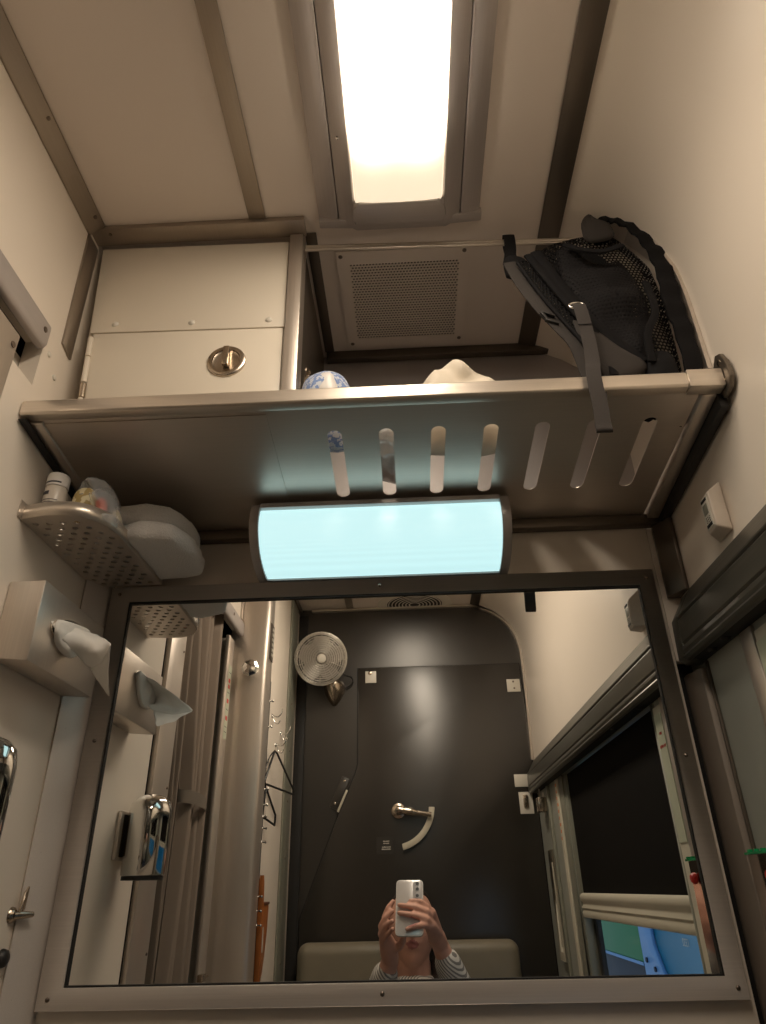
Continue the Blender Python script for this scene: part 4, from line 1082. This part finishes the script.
def hanger(label, P, neck):
    t = thing('clothes_hanger', label, 'hanger', neck, 'black wire clothes hangers')
    tb('triangle_frame', 'wirebl', [p for p in P], .0034, t, 8, closed=True)
    tb('neck_hook', 'wirebl', smooth_path(neck_pts(neck, P[0]), 4), .0022, t, 8)
def neck_pts(n, a): return [a, tuple((Vector(a)+Vector(n))/2+Vector((.0, .004, .006))), n, tuple(Vector(n)+Vector((0, .006, -.010)))]
hanger('larger black wire hanger hanging highest beside the grey trim', [(-.434, -.085, .392), (-.430, -.105, .388), (-.399, -.270, .296), (-.401, -.272, .284), (-.448, -.030, .288), (-.448, -.026, .296)], (-.447, -.030, .340))
hanger('smaller black wire hanger hanging lower beside the pillar', [(-.446, -.040, .275), (-.443, -.050, .268), (-.424, -.100, .206), (-.425, -.100, .178), (-.449, -.030, .196), (-.449, -.028, .206)], (-.449, -.026, .300))

t = thing('leather_case', 'tan leather case with curved lower end hanging beside the pillar', 'case', (-.44, -.08, -.1))
pts = [(-.045, -.005), (-.052, .06), (-.045, .05)]
bm = bmesh.new(); prism(bm, [(-.046, .045), (-.052, -.030), (-.125, -.028), (-.120, -.090), (-.100, -.150), (-.078, -.195), (-.058, -.215), (-.044, -.218)], 'x', -.4520, -.4340)
fin('case_body', bm, 'orange', t, bevel=.004)
bx('white_tag', 'white', -.4335, -.4328, -.060, -.048, -.145, -.085, t, bevel=0)
bm = bmesh.new(); prism(bm, [(-.050, -.026), (-.127, -.024), (-.128, -.030), (-.050, -.032)], 'x', -.4530+.001, -.4325)
fin('rim_seam', bm, mat('dark_leather', (.12, .04, .015), .5), t)

# ------------------------------------------------------------------ outside the window
t = thing('blue_railcar', 'blue railcar with light blue framing seen through the lower window', 'train', (1.7, -2.7, -2))
bx('car_body', 'bluebody', 1.60, 2.4, -3.45, .8, -1.3, 1.6, t, bevel=.02)
pr('light_blue_frame', 'skyblue', [(-3.72, 1.4), (-3.46, 1.4), (-3.36, -.36), (-3.24, -.50), (-2.85, -.66), (-2.3, -.80), (-2.3, -1.0), (-3.62, -1.0), (-3.66, -.30)], 'x', 1.575, 1.5995, t, bevel=.005)
for y, z in ((-3.55, -.46), (-3.38, -.50), (-3.30, -.60), (-3.05, -.64), (-3.5, -.62)):
    lt('dark_bolt', 'navy', [(0, .012), (.016, .012), (.016, 0), (0, 0)], (1.575, y, z), (-1, 0, 0), t, 10)
text_obj('white_lettering', '1332', .06, Matrix(((0, 0, -1, 1.598), (-1, 0, 0, -2.75), (0, 1, 0, -.315), (0, 0, 0, 1))), 'white', t)
bx('underframe', 'navy', 1.65, 2.3, -3.4, .8, -1.9, -1.301, t, bevel=.01)
t = thing('green_railcar', 'green railcar behind the blue one, seen through the window', 'train', (1.7, -5.5, -2))
bx('car_body', 'greenbody', 1.60, 2.4, -6.5, -3.74, -.50, 1.6, t, bevel=.02)
bx('sill_line', 'skyblue', 1.594, 1.5995, -6.5, -3.74, -.51, -.49, t, bevel=0)
bx('underframe', 'navy', 1.64, 2.3, -6.5, -3.74, -1.9, -.512, t, bevel=.01)
struct(bx('ground_platform', mat('asphalt', (.05, .05, .055), .9), .60, 6, -9, 4, -2.1, -1.95, bevel=0))

# ------------------------------------------------------------------ phone (the camera sits just in front of its lens)
CM = Matrix((cr, cup, -cf)).transposed().to_4x4()     # local: x right, y up, z backwards
t = thing('smartphone', 'silver smartphone in a clear case held up by the person', 'phone', tuple(CM @ Vector((-.021, -.045, .008))))
def local_box(name, m, x0, x1, y0, y1, z0, z1, par, r=.0, seg=4, bev=.001):
    if r:
        pts = []
        for sx, sy, a0 in ((1, 1, 0), (-1, 1, 90), (-1, -1, 180), (1, -1, 270)):
            for k in range(seg+1):
                a = R(a0+90*k/seg); cx = (x1-r) if sx > 0 else (x0+r); cy = (y1-r) if sy > 0 else (y0+r)
                pts.append((cx+r*math.cos(a), cy+r*math.sin(a)))
        bm = bmesh.new(); prism(bm, pts, 'z', z0, z1)
    else:
        bm = bmesh.new(); box(bm, x0, x1, y0, y1, z0, z1)
    bmesh.ops.transform(bm, matrix=CM, verts=bm.verts)
    return fin(name, bm, m, par, bevel=bev)
pb = local_box('phone_body', 'silver', -.0565, .0155, -.1200, .0260, .0030, .0100, t, r=.010, seg=6)
local_box('case_rim', 'phonecase', -.0580, .0170, -.1215, .0275, .0035, .0095, t, r=.011, seg=6)
local_box('display', 'screen', -.0550, .0140, -.1180, .0240, .0101, .0106, t, r=.009, seg=6, bev=0)
cb = local_box('camera_bump', mat('phone_camera_island', (.36, .35, .35), .45, .2), -.0115, .0125, -.0350, .0230, .0015, .0029, t, r=.006, seg=6, bev=.0004)
for yy in (.0150, 0, -.0180):
    mm = CM @ Matrix.Translation((.0005, yy, .0014)) @ Matrix.Rotation(math.pi, 4, 'Y')
    bm = bmesh.new(); lathe(bm, [(0, .0002), (.0045, .0002), (.0048, .0010), (.0062, .0010), (.0062, 0), (0, 0)], mm, 28)
    o = fin('lens', bm, ['lens', 'lensrim'], cb, smooth=False)
    for p in o.data.polygons:
        c_ = sum((o.data.vertices[v].co for v in p.vertices), Vector())/len(p.vertices)
        if ((c_-mm.translation).length) > .0046: p.material_index = 1

# ------------------------------------------------------------------ person
def skin_chain(chains, voxel, name, smooth_iter=2, extra=None):
    """chains of (point, radius) -> capsules merged by a voxel remesh into one continuous surface"""
    bm = bmesh.new()
    for ch in chains:
        pts = [Vector(p) for p, r in ch]; rs = [r for p, r in ch]
        P = []; Rr = []
        for i in range(len(pts)-1):
            for j in range(4):
                f = j/4; P.append(pts[i].lerp(pts[i+1], f)); Rr.append(rs[i]*(1-f)+rs[i+1]*f)
        P.append(pts[-1]); Rr.append(rs[-1])
        tube(bm, P, Rr, 14)
        for q, rr in ((pts[0], rs[0]), (pts[-1], rs[-1])):
            bmesh.ops.create_icosphere(bm, subdivisions=2, radius=rr*.995, matrix=Matrix.Translation(q))
        for q, rr in zip(pts[1:-1], rs[1:-1]): bmesh.ops.create_icosphere(bm, subdivisions=2, radius=rr*1.0, matrix=Matrix.Translation(q))
    if extra: extra(bm)
    me = bpy.data.meshes.new(name); bm.to_mesh(me); bm.free()
    o = bpy.data.objects.new(name, me); col.objects.link(o)
    m_ = o.modifiers.new('r', 'REMESH'); m_.mode = 'VOXEL'; m_.voxel_size = voxel; m_.use_smooth_shade = True
    s = o.modifiers.new('s', 'SMOOTH'); s.iterations = smooth_iter; s.factor = .5
    return bake(o, name)

HEAD = Vector((-.020, -.375, -.105)); HT = Matrix.Translation(HEAD) @ Matrix.Rotation(R(12), 4, 'X')
def head_extra(bm):
    r = bmesh.ops.create_icosphere(bm, subdivisions=5, radius=1)
    for v in r['verts']:
        p = v.co.copy(); x, y, z = p
        w = .074*(1-.26*max(0, -z)**1.6); d = .094
        q = Vector((x*w, y*d, z*.118))
        if y > 0:
            q.y *= (1-.10*max(0, -z)) if True else 1
            q.y += .010*math.exp(-((z+.86)**2)/.02-(x/.42)**2)                # chin
            q.y += .024*math.exp(-((z+.20)**2)/.022-(x/.16)**2)               # nose
            q.y += .009*math.exp(-((z-.10)**2)/.06-(x/.11)**2)                # nose bridge
            q.y -= .009*(math.exp(-((z-.10)**2)/.02-((abs(x)-.38)/.20)**2))   # eye sockets
            q.y += .0075*math.exp(-((z+.46)**2)/.0016-(x/.30)**2)             # upper lip
            q.y += .0085*math.exp(-((z+.56)**2)/.0018-(x/.26)**2)             # lower lip
            q.y -= .0040*math.exp(-((z+.51)**2)/.0003-(x/.32)**2)
            q.y += .005*math.exp(-((z+.25)**2)/.05-((abs(x)-.55)/.25)**2)     # cheeks
        v.co = HT @ q
    for s in (-1, 1):
        e = bmesh.ops.create_icosphere(bm, subdivisions=2, radius=1, matrix=HT @ Matrix.Translation((s*.074, -.008, -.002)) @ Matrix.Diagonal((.008, .018, .030, 1)))
        e = bmesh.ops.create_icosphere(bm, subdivisions=2, radius=.0115, matrix=HT @ Matrix.Translation((s*.029, .077, .012)))
# the person's right hand is at +x
RW = (.058, -.074, -.136); RP = (.042, -.060, -.105)
LW = (-.080, -.070, -.168); LP = (-.084, -.062, -.130)
def L_(x, y, z): return tuple(CM @ Vector((x, y, z)))
TORSO = [((-.02, -.30, -.715), .135), ((-.02, -.31, -.60), .125), ((-.02, -.335, -.44), .130), ((-.02, -.365, -.33), .100)]
def leg(x): return [((x*.7, -.24, -.735), .095), ((x, -.02, -.765), .078), ((x, .15, -.785), .060), ((x, .17, -.84), .056), ((x, .17, -.98), .052), ((x, .16, -1.15), .040), ((x, .17, -1.205), .036), ((x+.005, .27, -1.215), .030)]
RK, LK = L_(.028, -.062, .016), (-.092, -.012, -.104)
chains = [
    TORSO,
    [((-.02, -.385, -.33), .062), ((-.02, -.385, -.24), .054), ((-.02, -.375, -.16), .055)],
    [((-.02, -.375, -.345), .070), ((.10, -.375, -.350), .062), ((.165, -.365, -.375), .055)],
    [((-.02, -.375, -.345), .070), ((-.14, -.375, -.350), .062), ((-.205, -.365, -.375), .055)],
    [((.170, -.365, -.385), .052), ((.205, -.29, -.50), .043), ((.205, -.235, -.550), .038), ((.185, -.20, -.48), .042), ((.11, -.125, -.26), .033), (RW, .0235), ((.048, -.045, -.115), .025)],
    [((-.210, -.365, -.385), .052), ((-.235, -.29, -.50), .043), ((-.230, -.235, -.550), .038), ((-.205, -.20, -.48), .042), ((-.130, -.125, -.29), .033), (LW, .0235), ((-.083, -.050, -.148), .025)],
    leg(.10), leg(-.14),
    # right palm, then index, middle, ring, little finger and thumb
    [((.048, -.045, -.115), .023), (L_(.036, -.052, .022), .015)],
    [((.048, -.045, -.115), .022), (L_(.034, -.085, .024), .016)],
    [(L_(.034, -.050, .018), .0100), (L_(.0260, -.043, .004), .0084), (L_(.008, -.037, -.0064), .0074), (L_(-.018, -.035, -.0050), .0062)],
    [(L_(.037, -.064, .020), .0105), (L_(.0280, -.060, .002), .0086), (L_(-.006, -.053, -.0072), .0078), (L_(-.048, -.046, -.0050), .0064)],
    [(L_(.036, -.082, .022), .0105), (L_(.0275, -.080, .002), .0086), (L_(-.006, -.074, -.0072), .0078), (L_(-.048, -.067, -.0050), .0064)],
    [(L_(.034, -.092, .026), .0100), (L_(.0240, -.093, .006), .0082), (L_(.000, -.100, -.0062), .0074), (L_(-.026, -.108, -.0045), .0062)],
    [((.046, -.060, -.110), .0130), (L_(.028, -.060, .040), .0105), (L_(.010, -.050, .024), .0080)],
    # left palm and fingers against the phone's left edge, thumb below it
    [((-.083, -.050, -.148), .025), ((-.090, -.022, -.115), .019)],
    [((-.083, -.050, -.148), .022), ((-.080, -.028, -.125), .016)],
    [((-.088, -.016, -.094), .0105), ((-.091, .004, -.066), .0088), ((-.080, .012, -.044), .0080), (L_(-.0660, -.032, .004), .0066)],
    [((-.092, -.012, -.104), .0108), ((-.101, .008, -.086), .0088), ((-.088, .020, -.066), .0080), (L_(-.0665, -.058, .003), .0066)],
    [((-.093, -.016, -.118), .0100), ((-.103, .006, -.104), .0084), ((-.090, .020, -.086), .0076), (L_(-.0660, -.084, .003), .0064)],
    [((-.090, -.024, -.132), .0095), ((-.099, -.004, -.122), .0078), ((-.086, .012, -.108), .0070), (L_(-.0650, -.104, .004), .0058)],
    [((-.074, -.040, -.142), .0135), ((-.056, -.030, -.136), .0115), ((-.044, -.012, -.122), .0095), (L_(-.036, -.1160, .0185), .0078)],
]
me = skin_chain(chains, .0034, 'person_body', 3, head_extra)
body_o = link('person', me, ['skin', 'lips'], None, True)
tag(body_o, 'seated person in a striped jumper holding up a phone', 'person')
inv = HT.inverted()
for p in me.polygons:
    q = inv @ p.center
    zz = q.z/.118
    if q.y > .074 and abs(q.x) < .024 and -.63 < zz < -.40: 
        w_ = .020*(1-((zz+.51)/.115)**2)
        if abs(q.x) < w_: p.material_index = 1
def garment(name, chs, m, vox=.006, extra=None):
    me = skin_chain(chs, vox, name, 3, extra); return link(name, me, m, body_o, True)
def fat(ch, d): return [(p, r+d) for p, r in ch]
garment('jumper', [
    fat(TORSO, .013), fat(chains[2], .012), fat(chains[3], .012),
    fat([((-.02, -.375, -.35), .080), ((-.02, -.365, -.39), .095)], .006),
    fat([((.170, -.365, -.390), .052), ((.205, -.29, -.50), .045), ((.205, -.235, -.550), .040), ((.185, -.20, -.48), .044), ((.115, -.13, -.27), .036), ((.076, -.092, -.178), .026)], .011),
    fat([((-.210, -.365, -.390), .052), ((-.235, -.29, -.50), .045), ((-.230, -.235, -.550), .040), ((-.205, -.20, -.48), .044), ((-.133, -.13, -.30), .036), ((-.096, -.090, -.206), .026)], .011)], 'knit')
def trouser(x): return fat(leg(x)[:6], .012)
garment('trousers', [trouser(.10), trouser(-.14), fat([((-.09, -.25, -.73), .10), ((.05, -.25, -.73), .10)], .012)], 'jean')
for s, nm in ((.10, 'shoe'), (-.14, 'shoe')):
    garment(nm, [[((s, .155, -1.205), .044), ((s+.003, .22, -1.212), .037), ((s+.005, .285, -1.216), .033)]], 'rubber', .005)
def hair_extra(bm):
    r = bmesh.ops.create_icosphere(bm, subdivisions=5, radius=1)
    for v in r['verts']:
        x, y, z = v.co
        q = Vector((x*.079, y*.098-.010, z*.121+.002))
        if y > .15 and z < .55: q.y = min(q.y, .015+.02*z)
        q += Vector((1, 1, 0))*noise.noise(Vector((x*9, y*9, z*3)))*.003
        v.co = HT @ q
hc = []
for s in (-1, 1):
    hc.append([((-.02+s*.070, -.385, -.10), .022), ((-.02+s*.078, -.385, -.20), .024), ((-.02+s*.078, -.360, -.30), .020)])
hc.append([((-.02, -.460, -.10), .055), ((-.02, -.455, -.24), .050)])
garment('hair', hc, 'hair', .005, hair_extra)

# ------------------------------------------------------------------ light from outside
w = bpy.data.worlds.new('World'); sc.world = w; w.use_nodes = True
w.node_tree.nodes['Background'].inputs[0].default_value = (.62, .80, 1, 1)
w.node_tree.nodes['Background'].inputs[1].default_value = .30

vs_ = sc.view_settings
vs_.view_transform = 'Standard'; vs_.look = 'None'; vs_.gamma = 1; vs_.use_curve_mapping = False
vs_.exposure = 0.95
